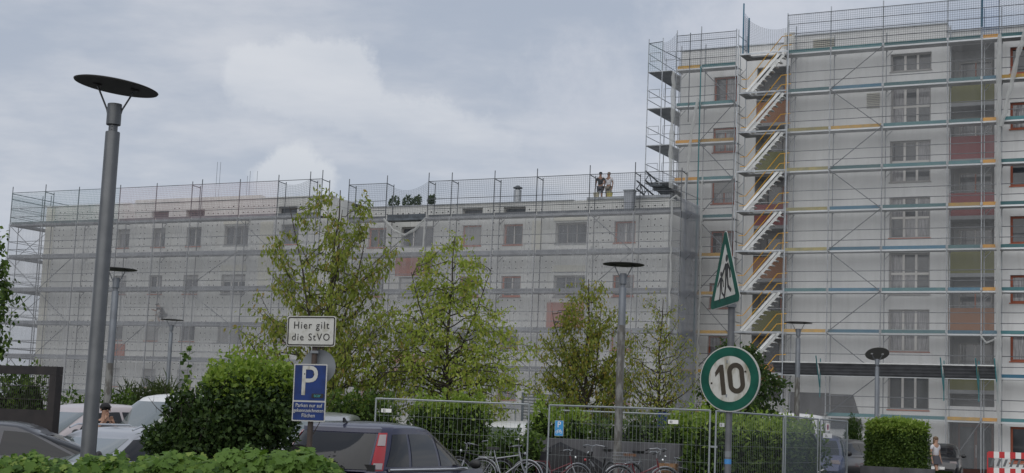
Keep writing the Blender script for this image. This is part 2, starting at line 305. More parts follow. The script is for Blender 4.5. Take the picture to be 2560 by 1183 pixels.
# ------------------------------------------------------------------ helpers
def link(o, parent=None):
    COL.objects.link(o)
    if parent is not None: o.parent = parent
    return o
def tag(o, label=None, cat=None, group=None, kind=None):
    if label: o['label'] = label
    if cat: o['category'] = cat
    if group: o['group'] = group
    if kind: o['kind'] = kind
    return o
def thing(name, label, cat, loc=(0, 0, 0), rz=0.0, group=None):
    o = bpy.data.objects.new(name, None); o.empty_display_size = 0.3; COL.objects.link(o)
    o.location = loc; o.rotation_euler = (0, 0, rz)
    return tag(o, label, cat, group)
def vec(*a): return Vector(a)
class MB:
    """collects shapes into one mesh"""
    def __init__(self): self.v = []; self.f = []; self.uv = None
    def poly(self, pts):
        b = len(self.v); self.v += [tuple(p) for p in pts]; self.f.append(tuple(range(b, b + len(pts)))); return self
    def box(self, x0, x1, y0, y1, z0, z1, mtx=None):
        b = len(self.v)
        P = [(x, y, z) for z in (z0, z1) for y in (y0, y1) for x in (x0, x1)]
        if mtx is not None: P = [tuple(mtx @ Vector(p)) for p in P]
        self.v += P
        self.f += [tuple(b + i for i in q) for q in ((0, 2, 3, 1), (4, 5, 7, 6), (0, 1, 5, 4), (2, 6, 7, 3), (0, 4, 6, 2), (1, 3, 7, 5))]
        return self
    def tube(self, pts, r, n=8, cap=True):
        pts = [Vector(p) for p in pts]; rs = r if isinstance(r, (list, tuple)) else [r] * len(pts)
        b = len(self.v); up = None
        for i, p in enumerate(pts):
            d = (pts[min(i + 1, len(pts) - 1)] - pts[max(i - 1, 0)])
            d = d.normalized() if d.length > 1e-9 else Vector((0, 0, 1))
            if up is None: up = d.orthogonal().normalized()
            else:
                up = up - d * up.dot(d); up = up.normalized() if up.length > 1e-6 else d.orthogonal().normalized()
            w = d.cross(up)
            for k in range(n):
                a = 2 * math.pi * k / n; self.v.append(tuple(p + (up * math.cos(a) + w * math.sin(a)) * rs[i]))
        for i in range(len(pts) - 1):
            for k in range(n):
                a, c = b + i * n + k, b + i * n + (k + 1) % n
                self.f.append((a, c, c + n, a + n))
        if cap:
            self.f.append(tuple(b + k for k in reversed(range(n)))); e = b + (len(pts) - 1) * n; self.f.append(tuple(e + k for k in range(n)))
        return self
    def lathe(self, prof, n=32, c=(0, 0, 0)):
        b = len(self.v); c = Vector(c)
        for (r, z) in prof:
            for k in range(n):
                a = 2 * math.pi * k / n; self.v.append((c.x + r * math.cos(a), c.y + r * math.sin(a), c.z + z))
        for i in range(len(prof) - 1):
            for k in range(n):
                a, d = b + i * n + k, b + i * n + (k + 1) % n; self.f.append((a, d, d + n, a + n))
        self.f.append(tuple(b + k for k in reversed(range(n)))); e = b + (len(prof) - 1) * n; self.f.append(tuple(e + k for k in range(n)))
        return self
    def prism(self, outline, t0, t1, mtx=None):
        """outline in local x,z; thickness along y"""
        n = len(outline); b = len(self.v)
        P = [Vector((x, t0, z)) for x, z in outline] + [Vector((x, t1, z)) for x, z in outline]
        if mtx is not None: P = [mtx @ p for p in P]
        self.v += [tuple(p) for p in P]
        self.f.append(tuple(b + i for i in range(n))); self.f.append(tuple(b + n + i for i in reversed(range(n))))
        for i in range(n):
            j = (i + 1) % n; self.f.append((b + j, b + i, b + n + i, b + n + j))
        return self
    def ball(self, c, r, sc=(1, 1, 1), n=10, m=7):
        prof = [(max(1e-4, math.sin(math.pi * i / m)), -math.cos(math.pi * i / m)) for i in range(m + 1)]
        b = len(self.v); self.lathe(prof, n)
        for i in range(b, len(self.v)):
            x, y, z = self.v[i]; self.v[i] = (c[0] + x * r * sc[0], c[1] + y * r * sc[1], c[2] + z * r * sc[2])
        return self
    def build(self, name, mat, parent=None, smooth=False, kind=None, mtx=None):
        me = bpy.data.meshes.new(name); me.from_pydata(self.v, [], self.f); me.validate()
        me.materials.append(MATS[mat])
        if smooth:
            me.polygons.foreach_set('use_smooth', [True] * len(me.polygons)); me.set_sharp_from_angle(angle=R2(38))
        me.update(); o = bpy.data.objects.new(name, me); link(o, parent)
        if mtx is not None: o.matrix_local = mtx
        if kind: o['kind'] = kind
        return o
UNIT = {}
def unit(shape, mat):
    k = (shape, mat)
    if k not in UNIT:
        b = MB()
        if shape == 'box': b.box(-.5, .5, -.5, .5, -.5, .5)
        else: b.tube([(0, 0, -.5), (0, 0, .5)], 1.0, 8)
        me = bpy.data.meshes.new(shape + '_' + mat); me.from_pydata(b.v, [], b.f); me.materials.append(MATS[mat])
        if shape != 'box':
            me.polygons.foreach_set('use_smooth', [len(p.vertices) == 4 for p in me.polygons])
        UNIT[k] = me
    return UNIT[k]
def box(par, name, c, size, mat, rot=None):
    o = bpy.data.objects.new(name, unit('box', mat)); link(o, par)
    m = Matrix.Translation(c) @ (rot.to_4x4() if rot is not None else Matrix.Identity(4)) @ Matrix.Diagonal((*size, 1)); o.matrix_local = m
    return o
def rod(par, name, a, b, r, mat):
    a, b = Vector(a), Vector(b); d = b - a
    o = bpy.data.objects.new(name, unit('rod', mat)); link(o, par)
    o.matrix_local = Matrix.Translation((a + b) / 2) @ d.to_track_quat('Z', 'Y').to_matrix().to_4x4() @ Matrix.Diagonal((r, r, d.length, 1))
    return o
def copy_tree(o, parent=None):
    c = o.copy(); COL.objects.link(c); c.parent = parent
    for ch in list(o.children): copy_tree(ch, c)
    return c
def rotm(rx=0, ry=0, rz=0): return Euler((rx, ry, rz)).to_matrix()
def text_mesh(s, size, mat, name, parent, mtx, depth=0.003, space=1.0, xs=1.0):
    cu_ = bpy.data.curves.new('t', 'FONT'); cu_.body = s; cu_.size = size; cu_.align_x = 'CENTER'; cu_.align_y = 'CENTER'; cu_.extrude = depth; cu_.space_character = space; cu_.resolution_u = 4
    o = bpy.data.objects.new('t', cu_); COL.objects.link(o)
    dg = bpy.context.evaluated_depsgraph_get(); me = bpy.data.meshes.new_from_object(o.evaluated_get(dg)); COL.objects.unlink(o); bpy.data.objects.remove(o)
    me.name = name; me.materials.clear(); me.materials.append(MATS[mat])
    q = bpy.data.objects.new(name, me); link(q, parent); q.matrix_local = mtx @ Matrix.Diagonal((xs, 1, 1, 1))
    if len(s) > 1: q['kind'] = 'stuff'
    return q

# building frame: s along the facades (to the right), p into depth
bU = Vector((math.cos(ALPHA), -math.sin(ALPHA), 0)); bN = Vector((math.sin(ALPHA), math.cos(ALPHA), 0))
def bp(s, p, z=0.0): return bU * s + bN * p + Vector((0, 0, z))
class FT:
    def __init__(self, name, label, cat, s0, p0, group=None):
        self.s0, self.p0 = s0, p0; self.o = thing(name, label, cat, bp(s0, p0), -ALPHA, group)
    def L(self, q): return Vector((q[0] - self.s0, q[1] - self.p0, q[2]))
    def box(self, name, s0, s1, p0, p1, z0, z1, mat):
        return box(self.o, name, self.L(((s0 + s1) / 2, (p0 + p1) / 2, (z0 + z1) / 2)), (abs(s1 - s0), abs(p1 - p0), abs(z1 - z0)), mat)
    def rod(self, name, a, b, r, mat): return rod(self.o, name, self.L(a), self.L(b), r, mat)
    def mb(self): return FMB(self)
class FMB(MB):
    """mesh builder in (s, p, z)"""
    def __init__(self, ft): super().__init__(); self.ft = ft
    def build(self, name, mat, parent=None, **k):
        self.v = [(x - self.ft.s0, y - self.ft.p0, z) for x, y, z in self.v]
        return super().build(name, mat, self.ft.o if parent is None else parent, **k)
def wall(mb, s0, s1, z0, z1, p, holes, reveal=0.27):
    """a facade sheet with real openings and their reveals"""
    ss = sorted({s0, s1, *[min(max(h[0], s0), s1) for h in holes], *[min(max(h[1], s0), s1) for h in holes]})
    zs = sorted({z0, z1, *[min(max(h[2], z0), z1) for h in holes], *[min(max(h[3], z0), z1) for h in holes]})
    for i in range(len(ss) - 1):
        for j in range(len(zs) - 1):
            cs, cz = (ss[i] + ss[i + 1]) / 2, (zs[j] + zs[j + 1]) / 2
            if any(h[0] < cs < h[1] and h[2] < cz < h[3] for h in holes): continue
            mb.poly([(ss[i], p, zs[j]), (ss[i + 1], p, zs[j]), (ss[i + 1], p, zs[j + 1]), (ss[i], p, zs[j + 1])])
    for (a, b, c, d) in holes:
        q = p + reveal
        mb.poly([(a, p, c), (a, p, d), (a, q, d), (a, q, c)]); mb.poly([(b, p, c), (b, q, c), (b, q, d), (b, p, d)])
        mb.poly([(a, p, d), (b, p, d), (b, q, d), (a, q, d)]); mb.poly([(a, p, c), (a, q, c), (b, q, c), (b, p, c)])
def window(ft, s0, s1, z0, z1, p, fmat, nx=1, ny=1, glass='glass', fw=0.07, mw=0.06, sill=None, mmat=None, shutter=0.0):
    """window > frame ring (its own mesh), panes, mullions, sill"""
    p += 0.07; m = ft.mb(); q0, q1 = p + 0.09, p + 0.17
    m.box(s0, s0 + fw, q0, q1, z0, z1); m.box(s1 - fw, s1, q0, q1, z0, z1); m.box(s0 + fw, s1 - fw, q0, q1, z0, z0 + fw); m.box(s0 + fw, s1 - fw, q0, q1, z1 - fw, z1)
    w = m.build('window', fmat)
    a, b, c, d = s0 + fw, s1 - fw, z0 + fw, z1 - fw
    cx = [a + (b - a) * i / nx for i in range(nx + 1)]; cz = [c + (d - c) * j / ny for j in range(ny + 1)]
    for i in range(nx):
        for j in range(ny):
            m = ft.mb(); m.box(cx[i] + .001, cx[i + 1] - .001, p + 0.135, p + 0.15, cz[j] + .001, cz[j + 1] - .001); m.build('pane', glass, w)
    for x in cx[1:-1]:
        m = ft.mb(); m.box(x - mw / 2, x + mw / 2, p + 0.1, p + 0.16, c, d); m.build('mullion', mmat or fmat, w)
    for z in cz[1:-1]:
        m = ft.mb(); m.box(a, b, p + 0.105, p + 0.158, z - mw / 2, z + mw / 2); m.build('transom', mmat or fmat, w)
    if shutter:
        m = ft.mb(); m.box(a + .002, b - .002, p + 0.085, p + 0.098, d - (d - c) * shutter, d); m.build('roller_shutter', 'shutter_grey', w)
    if sill:
        m = ft.mb(); m.box(s0 - 0.04, s1 + 0.04, p - 0.12, p + 0.088, z0 - 0.05, z0 - 0.003); m.build('sill', sill, w)
    return w

# ------------------------------------------------------------------ ground
def gz(Y): return -0.2 if Y < 26 else (0.0 if Y > 31 else -0.2 + 0.2 * (Y - 26) / 5)
g = MB(); ys = [-300, 0, 10, 26, 28.5, 31, 45, 60, 90, 200, 600, 3000]; xs = [-3000, -400, -60, -20, 0, 20, 60, 400, 3000]
for i in range(len(ys) - 1):
    for j in range(len(xs) - 1):
        g.poly([(xs[j], ys[i], gz(ys[i])), (xs[j + 1], ys[i], gz(ys[i])), (xs[j + 1], ys[i + 1], gz(ys[i + 1])), (xs[j], ys[i + 1], gz(ys[i + 1]))])
tag(g.build('ground', 'asphalt'), kind='structure')
pv = MB(); c_ = [bp(-75, 64.0), bp(0, 66.0), bp(0, 74), bp(-75, 74)]
pv.poly([(v.x, v.y, 0.12) for v in c_]); pv.poly([(c_[0].x, c_[0].y, 0), (c_[1].x, c_[1].y, 0), (c_[1].x, c_[1].y, 0.12), (c_[0].x, c_[0].y, 0.12)])
tag(pv.build('pavement', 'paving'), kind='structure')
kb = MB(); d_ = (c_[1] - c_[0]).normalized(); o_ = Vector((d_.y, -d_.x, 0)) * 0.12
kb.poly([(c_[0].x + o_.x, c_[0].y + o_.y, 0.125), (c_[1].x + o_.x, c_[1].y + o_.y, 0.125), (c_[1].x, c_[1].y, 0.125), (c_[0].x, c_[0].y, 0.125)])
kb.poly([(c_[0].x + o_.x, c_[0].y + o_.y, 0), (c_[1].x + o_.x, c_[1].y + o_.y, 0), (c_[1].x + o_.x, c_[1].y + o_.y, 0.125), (c_[0].x + o_.x, c_[0].y + o_.y, 0.125)])
tag(kb.build('kerb', 'kerb_stone'), kind='structure')
lw = MB(); lw.poly([(-30, 46, 0.004), (6, 46, 0.004), (5, 58, 0.004), (-34, 75, 0.004)]); tag(lw.build('lawn', 'lawn'), kind='structure')

# ------------------------------------------------------------------ the tall block
T = FT('apartment_tower', 'tall pale apartment block on the right behind teal scaffolding', 'building', -17.0, 73.4)
TP = 73.4
win_c = [(-17.07, -15.08, 3.05, 5.10), (-17.07, -15.08, 5.87, 7.92), (-17.07, -15.08, 8.67, 10.72), (-17.07, -15.08, 11.45, 13.50), (-17.07, -15.08, 14.24, 16.32), (-17.05, -15.08, 17.04, 19.08), (-17.08, -15.06, 19.85, 20.76)]
win_r = [(-11.33, -9.75, z, z + 1.32) for z in (5.48, 8.25, 11.08, 13.85, 16.62, 19.35)] + [(-11.33, -9.75, 0.75, 2.42)]
log_r = (-14.2, -12.05, 3.3, 21.0); door_h = (-14.2, -12.05, 0.12, 2.75)
m = T.mb(); wall(m, -22.05, -14.35, 0, 22.1, TP, win_c); m.build('wall', 'render_white')
m = T.mb(); wall(m, -14.35, -2.0, 0, 21.65, TP, win_r + [log_r, door_h]); m.build('wall', 'render_white')
m = T.mb(); m.box(-22.15, -14.3, TP - 0.06, TP + 0.4, 22.1, 22.16); m.build('parapet_cap', 'roof_metal')
m = T.mb(); m.box(-14.29, -2.0, TP - 0.06, TP + 0.4, 21.65, 21.71); m.build('parapet_cap', 'roof_metal')
m = T.mb(); m.box(-14.45, -14.3, TP + 0.02, TP + 8, 21.72, 22.1); m.build('parapet_step', 'render_white')
for i, w in enumerate(win_c): window(T, *w, TP, 'frame_grey', 3, 2 if i not in (0, 6) else 1, sill='frame_orange' if i in (0, 3, 1) else 'frame_grey', mmat='frame_white', mw=0.11, fw=0.08)
for i, w in enumerate(win_r): window(T, *w, TP, 'frame_red', 2, 1, sill='frame_orange', fw=0.10, mw=0.08)
wl = [-28.9, -24.85]; win_l = [(-26.95, -25.65, 5.3 + 2.8 * k, 6.65 + 2.8 * k) for k in range(6)]
m = T.mb(); wall(m, -28.9, -24.7, 0, 22.22, 75.0, win_l); m.box(-28.9, -28.7, 75.02, 86, 0, 22.2); m.build('wall', 'render_white')
for i, w in enumerate(win_l): window(T, *w, 75.0, 'frame_red', 2, 1, sill='frame_red', fw=0.09, shutter=(0, .3, 0, .55, .15, 0)[i])
m = T.mb(); wall(m, -24.7, -22.05, 0, 22.22, 75.0, [(-24.55, -22.15, 3.3, 21.0)], 0.1); m.build('wall', 'render_white')
m = T.mb(); m.box(-28.95, -22.06, 74.95, 75.4, 22.22, 22.28); m.build('parapet_cap', 'roof_metal')
m = T.mb(); m.box(-22.25, -22.06, TP + 0.02, 75.0, 0, 22.1); m.build('wall', 'render_white')
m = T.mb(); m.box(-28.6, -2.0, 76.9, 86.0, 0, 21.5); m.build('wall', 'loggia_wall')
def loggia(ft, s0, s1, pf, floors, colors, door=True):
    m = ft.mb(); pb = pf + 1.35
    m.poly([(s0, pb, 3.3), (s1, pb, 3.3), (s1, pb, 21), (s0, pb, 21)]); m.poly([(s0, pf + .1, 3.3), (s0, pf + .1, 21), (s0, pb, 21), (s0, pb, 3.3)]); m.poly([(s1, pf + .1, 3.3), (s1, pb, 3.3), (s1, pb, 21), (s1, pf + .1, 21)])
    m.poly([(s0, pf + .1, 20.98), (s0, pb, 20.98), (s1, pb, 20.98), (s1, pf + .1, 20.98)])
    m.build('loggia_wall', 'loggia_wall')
    for k, z in enumerate(floors):
        ft.box('balcony_slab', s0 + .004, s1 - .004, pf + 0.03, pb - .01, z - 0.2, z - 0.02, 'stone_grey')
        if colors[k]: ft.box('balcony_panel', s0 + .006, s1 - .006, pf + 0.04, pf + 0.09, z - 0.02, z + 1.1, colors[k])
        ft.rod('balcony_rail', (s0, pf + .06, z + 1.2), (s1, pf + .06, z + 1.2), 0.025, 'steel_galv')
        window(ft, s0 + 0.25, s1 - 0.3, z + 0.1, z + 2.3, pb - 0.28, 'frame_grey', 2, 1, glass='glass_dark', mmat='frame_orange' if k % 2 else 'frame_white')
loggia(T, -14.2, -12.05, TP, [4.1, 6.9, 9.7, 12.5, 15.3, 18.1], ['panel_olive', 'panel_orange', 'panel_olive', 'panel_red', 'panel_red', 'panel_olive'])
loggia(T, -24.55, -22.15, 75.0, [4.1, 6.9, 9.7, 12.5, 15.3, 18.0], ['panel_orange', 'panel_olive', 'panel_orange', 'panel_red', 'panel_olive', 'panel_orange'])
# entrance
m = T.mb(); m.poly([(-14.2, 74.6, 0), (-12.05, 74.6, 0), (-12.05, 74.6, 2.75), (-14.2, 74.6, 2.75)]); m.poly([(-14.2, 73.6, 0), (-14.2, 73.6, 2.75), (-14.2, 74.6, 2.75), (-14.2, 74.6, 0)]); m.poly([(-12.05, 73.6, 0), (-12.05, 74.6, 0), (-12.05, 74.6, 2.75), (-12.05, 73.6, 2.75)]); m.poly([(-14.2, 73.6, 2.75), (-12.05, 73.6, 2.75), (-12.05, 74.6, 2.75), (-14.2, 74.6, 2.75)])
m.build('entrance_recess', 'concrete_dark')
m = T.mb(); m.box(-13.9, -12.25, 74.45, 74.55, 0.13, 2.5)
dr = m.build('entrance_door', 'door_brown')
for a, b in ((-13.8, -13.15), (-13.0, -12.35)):
    m = T.mb(); m.box(a, b, 74.43, 74.449, 0.35, 2.35); m.build('pane', 'glass_dark', dr)
m = T.mb(); m.tube([(-13.05, 74.40, 0.9), (-13.05, 74.40, 1.5)], 0.02, 8); m.build('handle', 'chrome', dr)
for (a, b, c, d, n_) in ((-21.05, -19.95, 21.35, 21.85, 5), (-18.25, -17.6, 18.05, 18.85, 9)):
    m = T.mb(); m.box(a, b, TP - 0.004, TP + 0.03, c, d); v = m.build('vent', 'frame_grey')
    for k in range(n_):
        z = c + (d - c) * (k + 0.5) / n_; m = T.mb(); m.box(a, b, TP - 0.05, TP - 0.006, z - 0.018, z + 0.018); m.build('slat', 'insulation_cream', v)
m = T.mb(); m.box(-9.95, -9.6, TP - 0.2, TP - .003, 4.0, 4.35); m.build('wall_box', 'stone_grey')
# low dark-olive site canopy at the foot of the wall
m = T.mb(); m.box(-22.0, -19.9, TP - 0.05, TP - .006, 2.62, 3.75); m.build('cellar_opening', 'panel_dark' if 'panel_dark' in MATS else 'concrete_dark')
m = T.mb(); m.prism([(-19.85, 2.0), (-18.2, 2.0), (-18.75, 3.7), (-19.85, 3.7)], TP - 0.06, TP - .007); m.build('cellar_opening', 'concrete_dark')

# ------------------------------------------------------------------ the low block
S = FT('apartment_block', 'long low apartment block with dowelled insulation boards behind grey netting', 'building', -48.0, 69.4)
PL, PR = 69.4, 71.6
rows = [(11.25, 12.4), (8.42, 9.55), (5.62, 6.7), (2.85, 3.95)]
colL = [(-63.17, -62.2, 0), (-60.45, -59.42, 0), (-57.8, -56.7, 0), (-55.0, -53.25, 0), (-50.9, -49.7, 0)]
colR = [(-46.4, -45.2, 0), (-44.2, -42.1, 0), (-40.23, -39.03, 0), (-37.65, -36.47, 0), (-34.5, -32.65, 0), (-31.07, -29.86, 0)]
wL = [(a, b, c, d) for a, b, _ in colL for c, d in rows] + [(a - .15, b + .15, 13.0, 13.45) for a, b, _ in colL[1:3]] + [(-51.2, -49.9, 13.0, 13.45)]
wR = [(a, b, c, d) for a, b, _ in colR for c, d in rows] + [(-40.3, -39.0, 13.0, 13.35), (-37.7, -36.35, 13.0, 13.35)]
m = S.mb(); wall(m, -69.1, -47.6, 0, 13.95, PL, wL); m.poly([(-69.1, PL, 0), (-69.1, PL, 13.95), (-69.1, PL + 12, 13.95), (-69.1, PL + 12, 0)]); m.poly([(-47.6, PL, 0), (-47.6, PR, 0), (-47.6, PR, 13.95), (-47.6, PL, 13.95)]); m.build('wall', 'insulation')
m = S.mb(); wall(m, -47.6, -28.02, 0, 13.58, PR, wR); m.poly([(-28.02, PR, 0), (-28.02, 74.9, 0), (-28.02, 74.9, 13.58), (-28.02, PR, 13.58)]); m.build('wall', 'insulation')
m = S.mb(); m.poly([(-69.1, PL, 13.9), (-47.6, PL, 13.9), (-47.6, PL + 12, 13.9), (-69.1, PL + 12, 13.9)]); m.poly([(-47.6, PR, 13.5), (-28.02, PR, 13.5), (-28.02, 83, 13.5), (-47.6, 83, 13.5)]); m.build('roof', 'stone_grey')
m = S.mb(); m.box(-69.15, -62.3, PL - 0.05, PL + 0.35, 13.95, 14.0); m.box(-61.9, -52.5, PL - 0.05, PL + 0.4, 13.95, 14.17); m.box(-52.49, -47.55, PL - 0.05, PL + 0.4, 13.95, 14.01); m.build('parapet_cap', 'insulation')
m = S.mb(); m.box(-47.54, -33.5, PR - 0.05, PR + 0.4, 13.58, 13.63); m.box(-32.7, -27.97, PR - 0.06, PR + 0.4, 13.58, 13.72); m.build('parapet_cap', 'roof_metal')
random.seed(5)
for i, w in enumerate(wL + wR):
    top = w[3] > 12.5; p = PL if i < len(wL) else PR
    k = random.random(); big = (w[1] - w[0]) > 1.5
    fm = 'frame_grey' if (top or p == PL) else ('frame_orange' if k > 0.3 else 'frame_red')
    window(S, *w, p, 'frame_grey' if big and not top else fm, 1 if top else (3 if big else 2), 1, glass='glass_dark' if (top or big or k < 0.35) else 'glass', sill=None if top else ('frame_orange' if not big else 'stone_grey'), mmat='frame_white' if k > 0.4 else None, fw=0.09, shutter=0.0 if top or random.random() < .55 else random.choice((.18, .35, .5, 1.0)))
for (a, b, c, d, p) in ((-44.43, -42.07, 9.62, 10.76, PR), (-34.8, -32.6, 6.72, 8.1, PR), (-62.95, -61.9, 4.5, 5.4, PL), (-44.43, -42.07, 4.2, 5.2, PR)):
    S.box('balcony_panel', a, b, p - 0.07, p - 0.004, c, d, 'panel_terracotta')
for (a, b, p) in ((-55.05, -53.2, PL), (-34.6, -32.6, PR)):
    for z in (9.75, 12.5): S.box('shutter_box', a, b, p - 0.05, p - 0.005, z, z + 0.35, 'insulation_cream')
for (a, b, z, p) in ((-55.4, -52.9, 11.0, PL), (-35.0, -32.3, 10.98, PR), (-44.6, -42.0, 11.05, PR)):
    S.box('balcony_curb', a, b, p - 0.22, p - 0.006, z - 0.14, z + 0.12, 'insulation')
S.box('wall_strip', -69.12, -68.45, PL - 0.02, PL - 0.004, 0, 13.9, 'insulation_cream'); S.box('wall_strip', -52.4, -51.5, PL - 0.02, PL - 0.004, 8.9, 12.6, 'insulation_cream'); S.box('wall_strip', -35.9, -35.3, PR - 0.02, PR - 0.004, 10.9, 12.55, 'insulation_cream')
rng = random.Random(11); dd, dp = S.mb(), S.mb()
def disc(mb, s, p, z, r, n=8): mb.poly([(s + r * math.cos(-2 * math.pi * k / n), p, z + r * math.sin(-2 * math.pi * k / n)) for k in range(n)][::-1])
for (s0, s1, p, holes, top) in ((-68.3, -47.8, PL, wL, 13.7), (-47.4, -28.2, PR, wR, 13.4)):
    z = 0.4
    while z < top:
        s = s0
        while s < s1:
            blk = math.sin(s * 0.55 + 1.3 * math.floor(z / 2.8)) + 0.5 * math.sin(s * 1.9)
            if blk > -0.75 and not any(h[0] - .2 < s < h[1] + .2 and h[2] - .2 < z < h[3] + .2 for h in holes) and rng.random() < 0.94:
                x, y = s + rng.uniform(-.03, .03), z + rng.uniform(-.03, .03)
                disc(dp, x, p - 0.004, y, 0.085); disc(dd, x, p - 0.008, y, 0.047, 6)
            s += 0.365
        z += 0.355
dp.build('dowel_plates', 'dowel_plate', kind='stuff'); dd.build('dowel_heads', 'dowel', kind='stuff')

# ------------------------------------------------------------------ scaffolding
def facade_pt(p, px, py):
    d = ray(px, py); t = p / d.dot(bN); P = Vector((0, 0, EYE)) + d * t; return (P.dot(bU), p, P.z)
def sheet(ft, name, a, b, c, d, mat, nx=8, nz=10, sag=0.0, wr=0.03, seed=0, parent=None, out=None):
    """a hanging cloth or net between corners a (bottom left) b (bottom right) c (top right) d (top left), in (s, p, z)"""
    a, b, c, d = [Vector(q) for q in (a, b, c, d)]; n = (b - a).cross(d - a).normalized(); r = random.Random(seed); ph = [r.uniform(0, 6) for _ in range(4)]
    vs, fs, uv = [], [], []; W, H = (b - a).length, (d - a).length
    for j in range(nz + 1):
        for i in range(nx + 1):
            x, y = i / nx, j / nz
            q = (a * (1 - x) + b * x) * (1 - y) + (d * (1 - x) + c * x) * y
            q = q + n * wr * (math.sin(x * W * 2.1 + ph[0]) * math.sin(y * H * 0.9 + ph[1]) + 0.5 * math.sin(x * W * 5.3 + ph[2] + y * 2)) * math.sin(math.pi * min(max(x, .04), .96))
            q.z -= sag * 4 * x * (1 - x) * (y if sag > 0 else 1)
            vs.append(ft.L(q)); uv.append((x * W, y * H))
    for j in range(nz):
        for i in range(nx):
            k = j * (nx + 1) + i; fs.append((k, k + 1, k + nx + 2, k + nx + 1))
    me = bpy.data.meshes.new(name); me.from_pydata([tuple(v) for v in vs], [], fs); me.materials.append(MATS[mat])
    ul = me.uv_layers.new(name='UVMap')
    for lp in me.loops: ul.data[lp.index].uv = uv[lp.vertex_index]
    me.polygons.foreach_set('use_smooth', [True] * len(fs)); me.update()
    return link(bpy.data.objects.new(name, me), parent or ft.o)
def scaf(ft, posts, p, levels, z0, tops, W=0.73, toe=None, deck='deck_steel', post='steel_galv', edge='deck_edge', rail='steel_galv', braces=(), last_rails=(0.5, 1.0), inner_tops=None, skip=()):
    n_ = len(posts)
    for i, s in enumerate(posts):
        ft.rod('post', (s, p, z0), (s, p, tops[i] if isinstance(tops, list) else tops), 0.026, post)
        ft.rod('post', (s, p + W, z0), (s, p + W, (inner_tops[i] if inner_tops else levels[-1] + 0.15)), 0.026, post)
        for z in levels: ft.rod('transom', (s, p, z - 0.05), (s, p + W + 0.3, z - 0.05), 0.025, post)
        for z in levels:
            if (i + int(z)) % 2 == 0: ft.rod('bracket', (s, p + W, z - 0.42), (s + 0.3, p + W + 0.05, z - 0.08), 0.018, post)
        ft.box('base_plate', s - .08, s + .08, p - .08, p + .08, z0 - .001, z0 + .02, post)
    for i in range(n_ - 1):
        a, b = posts[i], posts[i + 1]
        for k, z in enumerate(levels):
            if (i, k) in skip: continue
            g_ = 0.02
            ft.box('deck', a + g_, b - g_, p + 0.035, p + W - 0.02, z - 0.07, z - 0.005, deck)
            ft.box('deck_edge', a + g_, b - g_, p + 0.004, p + 0.032, z - 0.075, z, edge)
            if toe:
                c = toe(i, k)
                if c: ft.box('toe_board', a + 0.05, b - 0.05, p + 0.035, p + 0.07, z + 0.015, z + 0.175, c)
            for h in (last_rails if k == len(levels) - 1 else (0.5, 1.0)):
                ft.rod('guardrail', (a, p - 0.03, z + h), (b, p - 0.03, z + h), 0.019, rail)
    for (i, k, up) in braces:
        a, b = posts[i], posts[i + 1]; z, z2 = levels[k], (levels[k + 1] if k + 1 < len(levels) else levels[k] + 2)
        if k < 0: z, z2 = z0 + .1, levels[0]
        if not up: z, z2 = z2, z
        ft.rod('brace', (a, p - 0.05, z), (b, p - 0.05, z2), 0.022, rail)

TL = [2.6 + 2.037 * k for k in range(10)]
ts = FT('scaffold', 'tall netted scaffold with teal and yellow toe boards on the front of the tall block', 'scaffold', -17.0, 72.3, 'scaffolds on the two blocks')
tposts = [-22.08, -19.83, -17.2, -14.06, -12.46, -11.65, -8.9]
t_, b_, y_, o_, l_ = 'toe_teal', 'toe_blue', 'toe_yellow', 'toe_orange', 'toe_olive'
toeT = [[None, t_, t_, y_, o_, t_], [None, None, None, None, None, b_], [y_, b_, t_, b_, b_, t_], [t_, b_, t_, b_, o_, t_], [l_, b_, b_, t_, o_, t_], [l_, b_, t_, y_, o_, t_], [l_, t_, t_, t_, o_, t_], [l_, y_, t_, t_, o_, t_], [t_, b_, t_, t_, b_, y_], [t_, t_, t_, t_, o_, t_]]
scaf(ts, tposts, 72.3, TL, 0.12, [23.05, 23.2, 23.25, 23.3, 23.4, 23.4, 23.4], rail='steel_mid', toe=lambda i, k: toeT[k][i], braces=[(1, k, k % 2 == 0) for k in range(9)] + [(3, -1, True)], last_rails=(0.5, 1.0, 1.5, 2.0), inner_tops=[21.9, 21.9, 21.8, 21.9, 22.6, 22.6, 22.6], skip={(0, 0)})
for k, z in enumerate(TL):
    for s in tposts[1:5]: ts.box('coupler', s - .05, s + .05, 72.26, 72.29, z + 0.02, z + 0.15, 'steel_galv')
for i in range(5):
    a, b = tposts[i], tposts[i + 1]
    sheet(ts, 'netting', (a - .03, 72.22 - .004 * (i % 2), 0.4 if i else 2.4), (b + .03, 72.22 - .004 * (i % 2), 0.4 if i else 2.4), (b + .03, 72.22 - .004 * (i % 2), 21.0), (a - .03, 72.22 - .004 * (i % 2), 21.0), 'net_tower', 10, 30, wr=0.025, seed=i)
    sheet(ts, 'safety_net', (a, 72.26, 21.0), (b, 72.26, 21.0), (b, 72.26, 22.95), (a, 72.26, 22.95), 'safety_net' if i < 4 else 'safety_net_blue', 10, 10, wr=0.02, seed=20 + i)
sheet(ts, 'safety_net', (-11.65, 72.26, 21.0), (-8.9, 72.26, 21.0), (-8.9, 72.26, 22.6), (-11.65, 72.26, 23.6), 'safety_net', 10, 10, sag=0.5, seed=31)
